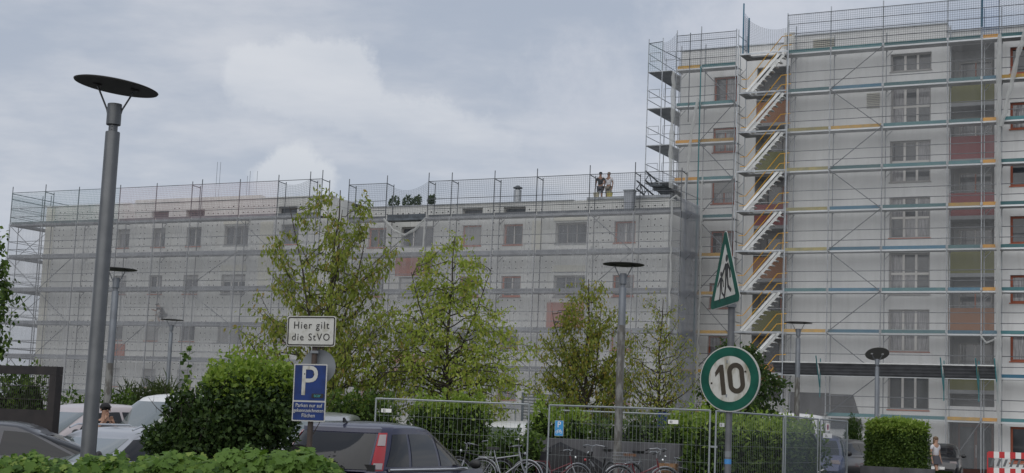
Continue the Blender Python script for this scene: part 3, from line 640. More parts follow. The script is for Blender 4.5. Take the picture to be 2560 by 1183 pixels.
# protective fan: corrugated panels leaning out on brackets
for (a, b) in ((-22.35, -20.15), (-20.05, -14.2), (-14.1, -12.6), (-12.5, -11.75)):
    m = ts.mb(); n_ = 8
    for k in range(n_):
        f0, f1 = k / n_, (k + 1) / n_; d0, d1 = 0.03 * (k % 2), 0.03 * ((k + 1) % 2)
        m.poly([(a, 72.2 - .55 * f0 - d0, 4.58 + .58 * f0), (b, 72.2 - .55 * f0 - d0, 4.58 + .58 * f0), (b, 72.2 - .55 * f1 - d1, 4.58 + .58 * f1), (a, 72.2 - .55 * f1 - d1, 4.58 + .58 * f1)])
    fan = m.build('fan_panel', 'fan_sheet')
    m = ts.mb(); m.box(a, b, 71.58, 71.63, 5.14, 5.19); m.build('edge_strip', 'stair_alu', fan)
    m = ts.mb(); m.box(a, b, 72.15, 72.2, 4.53, 4.57); m.build('edge_strip', 'deck_edge', fan)
for s in (-20.1, -14.15, -12.55, -11.7):
    ts.rod('fan_bracket', (s, 72.2, 4.0), (s - .05, 71.6, 5.5), 0.03, 'steel_green'); ts.rod('fan_bracket', (s, 72.24, 3.5), (s, 72.24, 5.4), 0.028, 'steel_green')
def bunch(ft, name, pts, r0, mat='net_bunch', seed=0):
    r = random.Random(seed); P = []; RR = []
    for i in range(len(pts) - 1):
        a, b = Vector(pts[i]), Vector(pts[i + 1]); n_ = max(3, int((b - a).length / 0.35))
        for k in range(n_):
            P.append(a.lerp(b, k / n_) + Vector((r.uniform(-.03, .03), r.uniform(-.03, .03), 0))); RR.append(r0 * r.uniform(.55, 1.2))
    P.append(Vector(pts[-1])); RR.append(r0 * .6)
    m = ft.mb(); m.tube(P, RR, 9); return m.build(name, mat, smooth=True)
bunch(ts, 'gathered_net', [(-11.62, 72.1, 2.5), (-11.68, 72.1, 12), (-11.6, 72.1, 21.0)], 0.13, seed=3)
bunch(ts, 'gathered_net', [(-11.5, 72.05, 16.5), (-10.8, 72.05, 19.8), (-10.3, 72.05, 21.5)], 0.12, seed=4)
bunch(ts, 'gathered_net', [(-12.46, 72.15, 6.6), (-12.2, 72.12, 6.25), (-11.75, 72.12, 6.45)], 0.05, seed=6)
ts.rod('post', (-12.46, 72.3, 21.5), (-12.44, 72.3, 23.9), 0.05, 'toe_blue')

tl = FT('scaffold', 'scaffold on the recessed left part of the tall block between the corner and the stairs', 'scaffold', -27.0, 73.8, 'scaffolds on the two blocks')
lposts = [-28.69, -27.3, -25.33]
toeL = [[y_, y_], [y_, y_], [y_, y_], [y_, y_], [y_, y_], [t_, t_], [o_, t_], [o_, y_], [t_, t_], [y_, t_]]
scaf(tl, lposts, 73.8, TL, 0.12, [23.1, 23.2, 22.9], rail='steel_mid', toe=lambda i, k: toeL[k][i], braces=[(1, k, k % 2 == 1) for k in range(9)], last_rails=(0.5, 1.0, 1.5, 1.85), inner_tops=[22.4, 22.4, 22.2], post='steel_galv')
tl.rod('post', (-27.25, 73.7, 6), (-27.25, 73.7, 21), 0.03, 'steel_green'); tl.rod('post', (-27.93, 73.8, 18), (-27.93, 73.8, 22.9), 0.026, 'steel_dark')
for i in range(2): sheet(tl, 'safety_net', (lposts[i], 73.76, 21), (lposts[i + 1], 73.76, 21), (lposts[i + 1], 73.76, 22.8), (lposts[i], 73.76, 22.8), 'safety_net', 8, 8, seed=40 + i)
for i in range(2): sheet(tl, 'netting', (lposts[i] - .02, 73.72, 6.0), (lposts[i + 1] + .02, 73.72, 6.0), (lposts[i + 1] + .02, 73.72, 21), (lposts[i] - .02, 73.72, 21), 'net_tower', 8, 24, seed=44 + i)
bunch(tl, 'gathered_net', [(-28.75, 73.65, 13.6), (-28.8, 73.65, 17), (-28.78, 73.65, 20.8)], 0.12, seed=8)
bunch(tl, 'gathered_net', [(-27.9, 73.5, 13.8), (-27.6, 73.5, 17.4), (-27.3, 73.5, 19.2)], 0.10, seed=9)
bunch(tl, 'gathered_net', [(-26.95, 73.4, 3.0), (-26.9, 73.45, 9), (-26.95, 73.5, 15.2)], 0.08, seed=10)

te = FT('scaffold', 'narrow scaffold on the left flank of the tall block rising over the low roof', 'scaffold', -29.9, 73.8, 'scaffolds on the two blocks')
for p in (73.8, 76.4, 79.0):
    for s in (-30.32, -29.5): te.rod('post', (s, p, 13.6), (s, p, 22.75 if p < 76 else 22.3), 0.026, 'steel_galv')
for z in TL[6:]:
    for a, b in ((73.8, 76.38), (76.42, 79.0)):
        te.box('deck', -30.3, -29.0, a, b, z - 0.08, z - 0.01, 'deck_steel')
    for h in (0.5, 1.0): te.rod('guardrail', (-30.35, 73.8, z + h), (-30.35, 79, z + h), 0.019, 'steel_galv')
    for s0 in (-30.2, -29.35):
        m = te.mb(); m.tube([(s0, 73.74, z + .55), (s0, 73.74, z + 1.0), (s0 + .6, 73.74, z + 1.0), (s0 + .6, 73.74, z + .55), (s0, 73.74, z + .55)], 0.018, 6); m.build('end_guard', 'steel_galv')
    te.rod('transom', (-30.32, 73.8, z - .05), (-28.9, 73.8, z - .05), 0.025, 'steel_galv')
te.rod('brace', (-30.32, 73.8, 22.5), (-29.5, 76.4, 22.2), 0.022, 'steel_dark'); te.rod('transom', (-30.32, 73.8, 22.5), (-29.5, 73.8, 22.55), 0.025, 'steel_dark')
sheet(te, 'safety_net', (-30.3, 73.75, 20.95), (-29.5, 73.75, 20.95), (-29.5, 73.75, 22.5), (-30.3, 73.75, 22.45), 'safety_net_green', 6, 8, seed=50)
sheet(te, 'safety_net', (-29.5, 73.75, 20.95), (-28.7, 73.75, 20.95), (-28.7, 73.75, 22.95), (-29.5, 73.75, 22.5), 'safety_net', 6, 8, sag=.15, seed=51)

# stair tower with its flights
st = FT('stair_scaffold', 'scaffold stair tower with white flights and yellow handrails climbing the tall block', 'stair scaffold', -23.1, 71.6)
for s in (-24.46, -21.82):
    for p in (71.6, 72.95): st.rod('post', (s, p, 0.12), (s, p, 22.2 if s < -23 else 22.5), 0.03, 'steel_galv')
for k, z in enumerate(TL):
    st.box('landing', -24.4, -21.86, 72.25, 72.9, z - 0.09, z - 0.01, 'deck_steel'); st.box('landing', -24.4, -23.95, 71.64, 72.24, z - 0.09, z - 0.012, 'deck_steel')
    st.box('landing_edge', -24.4, -21.86, 71.60, 71.63, z - 0.09, z - 0.01, 'steel_galv')
    for h in (0.5, 1.0): st.rod('end_rail', (-24.5, 71.6, z + h), (-24.5, 72.95, z + h), 0.019, 'steel_galv')
    if k == 9: continue
    z2 = TL[k + 1]; a, b = Vector((-24.02, 0, z + .02)), Vector((-22.22, 0, z2 - .05))
    m = st.mb(); dx, dz_ = (b - a).x, (b - a).z; L_ = math.hypot(dx, dz_); nx, nz = -dz_ / L_ * .065, dx / L_ * .065
    fl = None
    for p in (71.66, 72.2):
        m = st.mb(); P = [(a.x + nx, a.z + nz), (a.x - nx, a.z - nz), (b.x - nx, b.z - nz), (b.x + nx, b.z + nz)]
        m.prism(P, p, p + 0.04); q = m.build('stringer', 'stair_alu')
        fl = fl or q
    for i in range(9):
        f = (i + .5) / 9; c = a.lerp(b, f); st.box('tread', c.x + .12, c.x + .25, 71.71, 72.19, c.z - .19, c.z - .13, 'stair_alu')
    for off in (0.98, 0.48):
        m = st.mb(); m.tube([(-24.44, 72.24, z + off - .15), (-24.12, 72.24, z + off - .15), (-22.35, 72.24, z2 + off - .08), (-21.85, 72.24, z2 + off - .05)], 0.022, 7); m.build('handrail', 'rail_yellow', smooth=True)
    st.rod('rail_post', (-22.1, 72.24, z2), (-22.1, 72.24, z2 + .92), 0.018, 'rail_yellow' if k % 2 else 'steel_galv')
sheet(st, 'netting', (-24.4, 72.99, 3.0), (-21.9, 72.99, 3.0), (-21.9, 72.99, 21), (-24.4, 72.99, 21), 'net_tower', 8, 24, seed=66)
st.box('landing_gate', -22.45, -21.9, 72.9, 72.94, 21.0, 22.2, 'insulation'); st.box('plank_end', -24.4, -24.0, 71.58, 71.62, 2.6, 2.8, 'toe_blue')
sheet(st, 'safety_net', (-24.2, 71.6, 21.0), (-21.9, 71.6, 21.0), (-21.9, 71.6, 22.1), (-24.2, 71.6, 22.9), 'safety_net', 8, 8, sag=.35, seed=60)
for s in (-24.25, -23.95): st.rod('post', (s, 71.7, 20.9), (s, 71.7, 23.6 if s < -24 else 22.8), 0.04, 'toe_blue')
sheet(st, 'safety_net', (-24.25, 71.68, 21.0), (-23.95, 71.68, 21.0), (-23.95, 71.68, 22.8), (-24.25, 71.68, 23.2), 'safety_net_blue', 4, 8, seed=61)

# low block
SL = [2.40 + 2.06 * k for k in range(6)]
toe_g = lambda i, k: 'toe_grey'
sl = FT('scaffold', 'netted grey scaffold along the left half of the low block', 'scaffold', -59.0, 68.3, 'scaffolds on the two blocks')
lp = [-71.06, -68.27, -65.49, -62.2, -59.37, -56.69, -53.21, -50.5, -48.32, -47.5]
hi = {-68.27, -56.69, -50.5, -48.32, -47.5}
scaf(sl, lp, 68.3, SL, 0.0, [15.15, 15.2, 14.95, 14.95, 14.95, 14.95, 14.95, 15.1, 15.2, 15.25], toe=toe_g, deck='deck_grey', post='steel_mid', edge='toe_grey', rail='steel_mid', braces=[(0, 4, False), (0, 3, False), (0, 2, True), (1, 3, True), (1, 2, False), (1, 1, True), (5, 3, True), (5, 2, False), (6, 4, False), (6, 1, True), (3, 1, True)], last_rails=(0.5, 1.05, 2.05), inner_tops=[14.8 if s in hi else 13.0 for s in lp])
for s in hi: sl.rod('transom', (s, 68.3, 14.72), (s, 69.03, 14.68), 0.025, 'steel_dark')
sl.rod('post', (-55.97, 68.3, 12.7), (-55.97, 68.3, 15.05), 0.026, 'steel_dark')
for i in range(len(lp) - 1):
    a, b = lp[i], lp[i + 1]
    sheet(sl, 'netting', (a - .05, 68.2 + .006 * (i % 2), 0.1), (b + .05, 68.2 + .006 * (i % 2), 0.1), (b + .05, 68.2 + .006 * (i % 2), 12.75), (a - .05, 68.2 + .006 * (i % 2), 12.75), 'net_left', 10, 24, wr=0.05, seed=100 + i)
    mt = 'safety_net_green' if i < 3 else ('safety_net_pink' if i < 7 else 'safety_net')
    sheet(sl, 'safety_net', (a, 68.25, 12.75), (b, 68.25, 12.75), (b, 68.25, 14.75), (a, 68.25, 14.75), mt, 12, 8, sag=0.0 if i != 7 else 0.28, seed=120 + i)
    if i < 4: sheet(sl, 'netting', (a, 68.24, 12.75), (b, 68.24, 12.75), (b, 68.24, 13.9), (a, 68.24, 13.9), 'net_tower', 8, 4, seed=140 + i)
le = FT('scaffold', 'scaffold wrapping the far left end of the low block, open to the sky', 'scaffold', -70.7, 69.5, 'scaffolds on the two blocks')
for p in (70.9, 73.5, 76.1):
    for s in (-71.06, -70.33): le.rod('post', (s, p, 0), (s, p, 14.95 if p < 73 else 14.6), 0.026, 'steel_mid')
for z in SL:
    for a, b in ((68.36, 70.88), (70.92, 73.48), (73.52, 76.1)):
        le.box('deck', -71.02, -70.35, a, b, z - .075, z - .006, 'deck_grey'); le.box('toe_board', -71.0, -70.97, a, b, z + .01, z + .16, 'toe_grey')
    for h in (0.5, 1.0): le.rod('guardrail', (-71.1, 68.3, z + h), (-71.1, 76.1, z + h), 0.019, 'steel_galv'); le.rod('guardrail', (-70.3, 68.3, z + h), (-70.3, 76.1, z + h), 0.019, 'steel_galv')
for h in (14.7, 14.35): le.rod('guardrail', (-71.06, 68.3, h), (-71.06, 76.1, h), 0.022, 'steel_dark')
sheet(le, 'safety_net', (-71.08, 68.4, 12.75), (-71.08, 76, 12.75), (-71.08, 76, 14.6), (-71.08, 68.4, 14.6), 'safety_net_green', 10, 8, seed=160)
sheet(le, 'netting', (-71.14, 68.3, 0.1), (-71.14, 76, 0.1), (-71.14, 76, 10.6), (-71.14, 68.3, 10.6), 'net_left', 10, 20, seed=161)
for k in range(4): le.rod('brace', (-70.33, 68.3 + 0.05, SL[k + 1]), (-70.33, 70.9, SL[k + 1] + 2 * (1 if k % 2 else -1)), 0.022, 'steel_galv')

sr = FT('scaffold', 'netted grey scaffold along the right half of the low block beside the tall block', 'scaffold', -37.0, 70.5, 'scaffolds on the two blocks')
rp = [-47.16, -44.61, -41.89, -40.41, -37.74, -35.17, -32.08, -29.51, -26.94]
scaf(sr, rp, 70.5, SL, 0.0, [15.1, 15.2, 15.25, 15.2, 15.2, 15.2, 15.25, 15.3, 14.9], toe=toe_g, deck='deck_grey', post='steel_mid', edge='toe_grey', rail='steel_mid', braces=[(6, 4, False), (6, 3, True), (0, 3, True), (1, 4, True), (4, 1, False), (2, 2, True)], last_rails=(0.5, 1.05, 2.05), inner_tops=[14.8] * 9, skip={(1, 5)})
sr.box('deck', -44.5, -42.0, 70.55, 71.2, 12.62, 12.69, 'steel_dark'); sr.box('deck_edge', -44.5, -42.0, 70.5, 70.54, 12.62, 12.95, 'steel_dark')
for s in rp: sr.rod('transom', (s, 70.5, 14.75), (s, 71.23, 14.68), 0.025, 'steel_dark')
for i in range(len(rp) - 1):
    a, b = rp[i], rp[i + 1]; top = 12.75 if i != 1 else 11.9
    sheet(sr, 'netting', (a - .05, 70.4 + .006 * (i % 2), 0.1), (b + .05, 70.4 + .006 * (i % 2), 0.1), (b + .05, 70.4 + .006 * (i % 2), 12.75), (a - .05, 70.4 + .006 * (i % 2), 12.75), 'net_short', 12, 24, wr=0.05, seed=200 + i, sag=0.9 if i == 1 else 0)
    sheet(sr, 'safety_net', (a, 70.45, 12.75), (b, 70.45, 12.75), (b, 70.45, 14.75), (a, 70.45, 14.75), 'safety_net', 12, 8, sag=0.45 if i == 1 else (0.06 if i == 2 else 0), seed=220 + i)
bunch(sr, 'gathered_net', [(-44.6, 70.35, 12.7), (-43.9, 70.33, 12.05), (-43.2, 70.33, 11.75), (-42.5, 70.33, 12.05), (-41.9, 70.35, 12.7)], 0.07, seed=21)
bunch(sr, 'gathered_net', [(-42.0, 70.3, 7.6), (-41.95, 70.3, 10), (-41.9, 70.3, 12.6)], 0.06, seed=22)
for z in SL:
    for h in (0.5, 1.0): sr.rod('guardrail', (-26.94, 70.5, z + h), (-26.94, 73.0, z + h), 0.019, 'steel_galv')
    sr.box('deck', -27.65, -26.97, 71.25, 73.0, z - .07, z - .005, 'deck_grey'); sr.box('toe_board', -27.0, -26.97, 71.25, 73.0, z + .012, z + .17, 'toe_grey')
sr.rod('post', (-26.94, 73.0, 0), (-26.94, 73.0, 14.6), 0.026, 'steel_galv'); sr.rod('post', (-27.65, 73.0, 0), (-27.65, 73.0, 14.6), 0.026, 'steel_galv')
for k in range(4):
    sheet(sr, 'netting', (-26.86, 70.4 + .655 * k, 0.1), (-26.86, 70.4 + .655 * k + .7, 0.1), (-26.86, 70.4 + .655 * k + .7, 13.3), (-26.86, 70.4 + .655 * k, 13.3), 'net_side', 6, 24, wr=0.05, seed=240 + k)
bunch(sr, 'gathered_net', [(-27.4, 70.35, 0.5), (-27.35, 70.35, 7), (-27.4, 70.35, 13.2)], 0.07, seed=23)
bunch(sr, 'gathered_net', [(-27.6, 70.4, 13.15), (-27.2, 70.4, 13.45), (-26.9, 70.6, 13.2)], 0.06, seed=24)

# lattice gangway from the low roof to the tall block
gw = FT('lattice_gangway', 'dark lattice girder gangway between the low roof and the tall block', 'gangway', -29.0, 73.0)
for (q0, q1, hgt) in (((70.9, 1592, 452), (75.2, 1668, 518), .42), ((72.6, 1614, 428), (76.6, 1694, 498), .5)):
    a, b = Vector(facade_pt(*q0)), Vector(facade_pt(*q1)); dn = Vector((0, 0, -hgt)); n_ = 9
    gd = gw.mb(); gd.tube([a, b], 0.045, 7); gd.tube([a + dn, b + dn], 0.045, 7); gd.build('girder_chord', 'steel_dark')
    for k in range(n_):
        p0, p1 = a.lerp(b, k / n_), a.lerp(b, (k + 1) / n_)
        gw.rod('girder_web', p0 if k % 2 else p0 + dn, p1 + dn if k % 2 else p1, 0.027, 'steel_dark')
a = Vector(facade_pt(72.0, 1622, 462)); b = Vector(facade_pt(76.0, 1690, 492))
for k in range(2):
    m = gw.mb(); o2 = Vector((0, 0.5 * k, -0.12 * k)); w = Vector((0.75, 0, 0))
    m.poly([a + o2, b + o2, b + o2 + w, a + o2 + w]); m.poly([a + o2 - vec(0, 0, .06), a + o2 + w - vec(0, 0, .06), b + o2 + w - vec(0, 0, .06), b + o2 - vec(0, 0, .06)]); m.poly([a + o2, a + o2 + w, a + o2 + w - vec(0, 0, .06), a + o2 - vec(0, 0, .06)]); m.build('walkway', 'steel_dark')

# things on the low roof
def lathe_thing(name, label, cat, loc, prof, mat, n=20, group=None):
    m = MB(); m.lathe(prof, n); o = m.build(name, mat, smooth=True); o.location = loc; return tag(o, label, cat, group)
q = facade_pt(73.2, 1293, 512); ch = thing('flue', 'grey metal flue with dark cap on the low roof', 'flue', bp(q[0], q[1], 13.5), -ALPHA)
m = MB(); m.lathe([(.22, 0), (.22, 1.05), (.2, 1.06)], 20); m.build('pipe', 'roof_metal', ch, smooth=True)
m = MB(); m.lathe([(.13, 1.06), (.13, 1.12), (.26, 1.14), (.27, 1.20), (.12, 1.26), (.1, 1.3), (.02, 1.32)], 20); m.build('cap', 'steel_dark', ch, smooth=True)
q = facade_pt(70.9, 1574, 525); hp = thing('debris_chute', 'grey debris chute with a wider mouth beside the two roof workers', 'chute', bp(q[0], q[1], 12.7), -ALPHA)
m = MB(); m.prism([(-.2, 0), (.17, 0), (.25, 1.15), (-.27, 1.15)], -.22, .22); m.build('hopper', 'chute_grey', hp)
m = MB(); m.box(-.3, .28, -.25, .25, 1.15, 1.21); m.build('rim', 'steel_galv', hp)
for (px, lab) in ((1491, 'pale bucket on the roof edge left of the workers'), (1524, 'yellow bucket on the roof edge at the right worker')):
    q = facade_pt(72.0, px, 490); bk = thing('bucket', lab, 'bucket', bp(q[0], q[1], 13.62 + .1), 0, 'buckets on the low roof')
    m = MB(); m.lathe([(.13, 0), (.17, .28), (.18, .29), (.175, .31), (.15, .3), (.12, .03)], 16); m.build('pail', 'bucket_yellow' if px > 1500 else 'bucket_cream', bk, smooth=True)
    m = MB(); m.tube([(-.17, 0, .28), (-.12, .05, .38), (0, .08, .42), (.12, .05, .38), (.17, 0, .28)], .008, 6); m.build('handle', 'steel_galv', bk)
for i, (px, py, top) in enumerate(((544, 455, 405), (552, 455, 405), (619, 455, 440), (626, 455, 428), (644, 455, 428))):
    a = Vector(facade_pt(76.0, px, py + 25)); b = Vector(facade_pt(76.0, px, top))
    m = MB(); m.tube([(0, 0, 0), (0, 0, b.z - 13.9)], 0.012, 6); m.box(-.06, .06, -.06, .06, -.01, .05)
    o = m.build('lightning_rod', 'steel_dark'); o.location = bp(b.x, 76, 13.9)
    tag(o, ['leftmost of the thin rods on the low roof, tall', 'tall thin rod second from the left on the low roof', 'shortest thin rod on the low roof, middle', 'thin roof rod right of the shortest one', 'rightmost of the thin rods on the low roof'][i], 'rod', 'lightning rods on the low roof')

# ------------------------------------------------------------------ street lamps
def lamp(label, px, py, Y, metal, tilt=(0, 0, 0), dirty=None, spin=0.0, lens=False, mirror_gap=0.485):
    c = at(px, py, Y); zd = c.z - gz(Y); r = thing('street_lamp', label, 'street lamp', (c.x, Y, gz(Y)), spin, 'disc lamps of the car park')
    m = MB(); m.lathe([(.02, .012), (.30, .010), (.455, 0), (.487, -.012), (.480, -.024), (.3, -.02), (.02, -.02)], 56)
    T_ = Matrix.Translation((0, 0, zd)) @ Euler(tilt).to_matrix().to_4x4()
    dsc = m.build('lamp_disc', 'lamp_under' if lens else 'lamp_disc', r, smooth=True, mtx=T_)
    for s in (-1, 1):
        foot = T_ @ Vector((.22 * s, 0, -.03))
        m = MB(); m.tube([(.075 * s, 0, zd - .34), (.088 * s, 0, zd - .29), foot], .011, 8); m.build('arm', metal, r, smooth=True)
        m = MB(); m.lathe([(.055, -.004), (.05, -.012), (.02, -.018)], 16, (.22 * s, 0, -.021)); m.build('arm_plate', 'lamp_lens' if lens else 'lamp_disc', dsc)
    m = MB(); m.lathe([(.078, zd - .475), (.083, zd - .47), (.083, zd - .235), (.080, zd - .225), (.03, zd - .222)], 32); m.build('lamp_head', metal, r, smooth=True)
    m = MB(); m.lathe([(.052, zd - .56), (.052, zd - .474)], 24)
    nk = m.build('neck', metal, r, smooth=True)
    m = MB()
    for z in (zd - .50, zd - .535): m.ball((0, -.052, z), .006, n=6, m=4)
    m.build('screw', 'sign_black', nk)
    zb = dirty if dirty else 0.0
    m = MB(); m.lathe([(.088, zb), (.083, zd - .565), (.080, zd - .555), (.05, zd - .552)], 32); m.build('pole', metal, r, smooth=True)
    if dirty:
        m = MB(); m.lathe([(.094, 0), (.089, zb)], 32); m.build('pole_foot', 'lamp_dirty', r, smooth=True)
    return r
lamp('big dark disc lamp on a thick grey pole in the left foreground', 291, 213, 17.0, 'lamp_metal', (0, R2(6.5), 0))
lamp('disc lamp right behind the thick foreground pole on the left', 293, 672, 36.5, 'lamp_pale', dirty=2.6)
lamp('small distant disc lamp before the left half of the low block', 430, 799, 63.0, 'lamp_pale', dirty=2.4)
lamp('disc lamp on a tall pole behind the middle fence panel', 1559, 660, 34.4, 'lamp_pale', dirty=3.9)
lamp('disc lamp standing before the tall block above the ivy fence', 1996, 806, 51.6, 'lamp_pale', dirty=3.55)
lamp('disc lamp with its head tipped towards the viewer above the square hedge', 2193, 884, 61.0, 'lamp_pale', (R2(-30), 0, 0), lens=True)

# ------------------------------------------------------------------ signs
def rrect(w, h, r, n=5):
    P = []
    for cx, cz, a0 in ((w / 2 - r, h / 2 - r, 0), (-w / 2 + r, h / 2 - r, 90), (-w / 2 + r, -h / 2 + r, 180), (w / 2 - r, -h / 2 + r, 270)):
        for k in range(n + 1):
            a = R2(a0 + 90 * k / n); P.append((cx + r * math.cos(a), cz + r * math.sin(a)))
    return P
def ringprism(mb, outer, inner, t0, t1):
    n = len(outer); b = len(mb.v)
    for t in (t0, t1):
        for q in (outer, inner): mb.v += [(x, t, z) for x, z in q]
    for i in range(n):
        j = (i + 1) % n
        mb.f += [(b + i, b + j, b + n + j, b + n + i), (b + 2 * n + j, b + 2 * n + i, b + 3 * n + i, b + 3 * n + j), (b + j, b + i, b + 2 * n + i, b + 2 * n + j), (b + n + i, b + n + j, b + 3 * n + j, b + 3 * n + i)]
    return mb
def FACE(x, z, y=-.004): return Matrix.Translation((x, y, z)) @ Matrix.Rotation(math.pi / 2, 4, 'X')
YS = 17.5; base = at(774, 1100, YS)
sp = thing('sign_post', 'brown post with a white StVO plate over a blue parking sign', 'sign post', (base.x, YS, gz(YS)))
def rel(px, py, Y, root, dy=0.0): q = at(px, py, Y); return Vector((q.x, Y + dy, q.z)) - root.location
a = rel(779, 800, YS, sp); m = MB(); m.tube([(0, 0, 0), (0, 0, a.z)], .033, 12); m.build('post', 'post_brown', sp, smooth=True)
mx = Matrix.Translation(rel(779.5, 829, YS, sp, -.06)) @ Matrix.Rotation(R2(-17), 4, 'Z') @ Matrix.Rotation(R2(-.8), 4, 'Y')
m = MB(); m.prism(rrect(.62, .355, .03), 0, .003); pl = m.build('text_plate', 'sign_white', sp, mtx=mx)
m = MB(); ringprism(m, rrect(.60, .335, .026), rrect(.572, .307, .016), -.003, -.0005); m.build('border', 'sign_black', pl)
text_mesh('Hier gilt', .118, 'sign_black', 'lettering', pl, FACE(0, .066), .001, 1.22, .92); text_mesh('die StVO', .118, 'sign_black', 'lettering', pl, FACE(0, -.072), .001, 1.22, .92)
mx = Matrix.Translation(rel(775.5, 982, YS, sp, -.06)) @ Matrix.Rotation(R2(-17), 4, 'Z') @ Matrix.Rotation(R2(-.6), 4, 'Y')
m = MB(); m.prism(rrect(.42, .665, .012), 0, .003); pp_ = m.build('parking_plate', 'sign_edge', sp, mtx=mx)
m = MB(); m.prism(rrect(.392, .408, .008), -.003, -.0005); [q.__setitem__(slice(None), q) for q in []]
for i in range(len(m.v)): m.v[i] = (m.v[i][0], m.v[i][1], m.v[i][2] + .114)
m.build('blue_field', 'sign_blue', pp_)
m = MB(); m.prism(rrect(.392, .208, .008), -.003, -.0005)
for i in range(len(m.v)): m.v[i] = (m.v[i][0], m.v[i][1], m.v[i][2] - .214)
m.build('blue_field', 'sign_blue', pp_)
text_mesh('P', .50, 'sign_dirty', 'lettering', pp_, FACE(-.015, .12, -.006), .001, 1.0, .92)
for i, s in enumerate(('Parken nur auf', 'gekennzeichneten', 'Flächen')): text_mesh(s, .062 if i != 1 else .058, 'sign_white', 'lettering', pp_, FACE(0, -.15 - .058 * i, -.006), .001, 1.0, .92)
m = MB(); m.prism(rrect(.15, .05, .006), -.0085, -.0065)
for i in range(len(m.v)): m.v[i] = (m.v[i][0] + .105, m.v[i][1], m.v[i][2] - .035)
sk = m.build('sticker', 'sign_black', pp_); text_mesh('scar', .062, 'sticker_teal', 'lettering', sk, FACE(.105, -.032, -.010), .001, .9, 1.0)
m = MB()
for x, z in ((-.07, .215), (.045, .215)): m.ball((x, -.006, z), .009, n=6, m=4)
m.build('rivet', 'sign_brownblack', pp_)
mx = Matrix.Translation(rel(795, 917, YS, sp, .05)) @ Matrix.Rotation(R2(-8), 4, 'Z')
m = MB(); m.prism([(.205 * math.cos(k * R2(9)), .205 * math.sin(k * R2(9))) for k in range(40)], 0, .004); m.build('round_sign_back', 'sign_back', sp, mtx=mx)
for py in (880, 925, 1040):
    q = rel(777, py, YS, sp); box(sp, 'clamp', (0, -.02, q.z), (.09, .05, .03), 'sign_back')

YS = 15.4; base = at(1821, 1100, YS)
st10 = thing('sign_post', 'grey post with a green-rimmed children triangle over a round 10 sign', 'sign post', (base.x, YS, gz(YS)))
a = rel(1819, 700, YS, st10); m = MB(); m.tube([(0, 0, 0), (0, 0, a.z)], .034, 14); m.build('post', 'post_grey', st10, smooth=True)
mx = Matrix.Translation(rel(1822, 948, YS, st10, -.06)) @ Matrix.Rotation(R2(-34), 4, 'Z') @ Matrix.Rotation(R2(-7.5), 4, 'Y')
circ = lambda r, n=56: [(r * math.cos(2 * math.pi * k / n), r * math.sin(2 * math.pi * k / n)) for k in range(n)]
m = MB(); m.prism(circ(.337), 0, .02); rs = m.build('speed_sign', 'sign_edge', st10, mtx=mx)
m = MB(); ringprism(m, circ(.325), circ(.235), -.004, -.0005); m.build('green_ring', 'sign_green', rs)
m = MB(); m.prism(circ(.235), -.003, -.0005); m.build('white_field', 'sign_dirty', rs)
b1 = MB(); b1.prism([(-.105, -.155), (-.055, -.155), (-.055, .155), (-.095, .155), (-.155, .085), (-.155, .04), (-.105, .085)], -.007, -.0045)
b1.build('numeral', 'sign_brownblack', rs)
ov = lambda w, h, r: [(x + .075, z) for x, z in rrect(w, h, r, 8)]
b1 = MB(); ringprism(b1, ov(.185, .315, .0925), ov(.085, .215, .0425), -.007, -.0045); b1.build('numeral', 'sign_brownblack', rs)
m = MB()
for x, z in ((-.205, -.02), (.185, .055)): m.ball((x, -.006, z), .011, n=8, m=4)
m.build('rivet', 'sign_brownblack', rs)
mx = Matrix.Translation(rel(1811, 700, YS, st10, -.05)) @ Matrix.Rotation(R2(-79), 4, 'Z') @ Matrix.Rotation(R2(-2), 4, 'Y')
def tri(s, rr):
    h = s * math.sqrt(3) / 2; C_ = [(-s / 2, -h / 3), (s / 2, -h / 3), (0, 2 * h / 3)]; P = []
    cs = [((x * (1 - rr / (s * .29))), (z * (1 - rr / (s * .29)))) for x, z in C_]
    for (cx, cz), a0 in zip(cs, (150, 270, 30)):
        for k in range(7):
            a = R2(a0 + 20 * k); P.append((cx + rr * math.cos(a), cz + rr * math.sin(a)))
    return P
m = MB(); m.prism(tri(.97, .05), 0, .004); tr = m.build('children_sign', 'sign_edge', st10, mtx=mx)
m = MB(); ringprism(m, tri(.94, .045), tri(.66, .012), -.004, -.0005); m.build('green_border', 'sign_green', tr)
m = MB(); m.prism(tri(.66, .012), -.003, -.0005); m.build('white_field', 'sign_white', tr)
def stroke(mb, pts, w):
    for (x0, z0), (x1, z1) in zip(pts[:-1], pts[1:]):
        d = math.hypot(x1 - x0, z1 - z0); nx, nz = -(z1 - z0) / d * w / 2, (x1 - x0) / d * w / 2; ex, ez = (x1 - x0) / d * w * .3, (z1 - z0) / d * w * .3
        mb.prism([(x0 + nx - ex, z0 + nz - ez), (x0 - nx - ex, z0 - nz - ez), (x1 - nx + ex, z1 - nz + ez), (x1 + nx + ex, z1 + nz + ez)], -.006, -.0035)
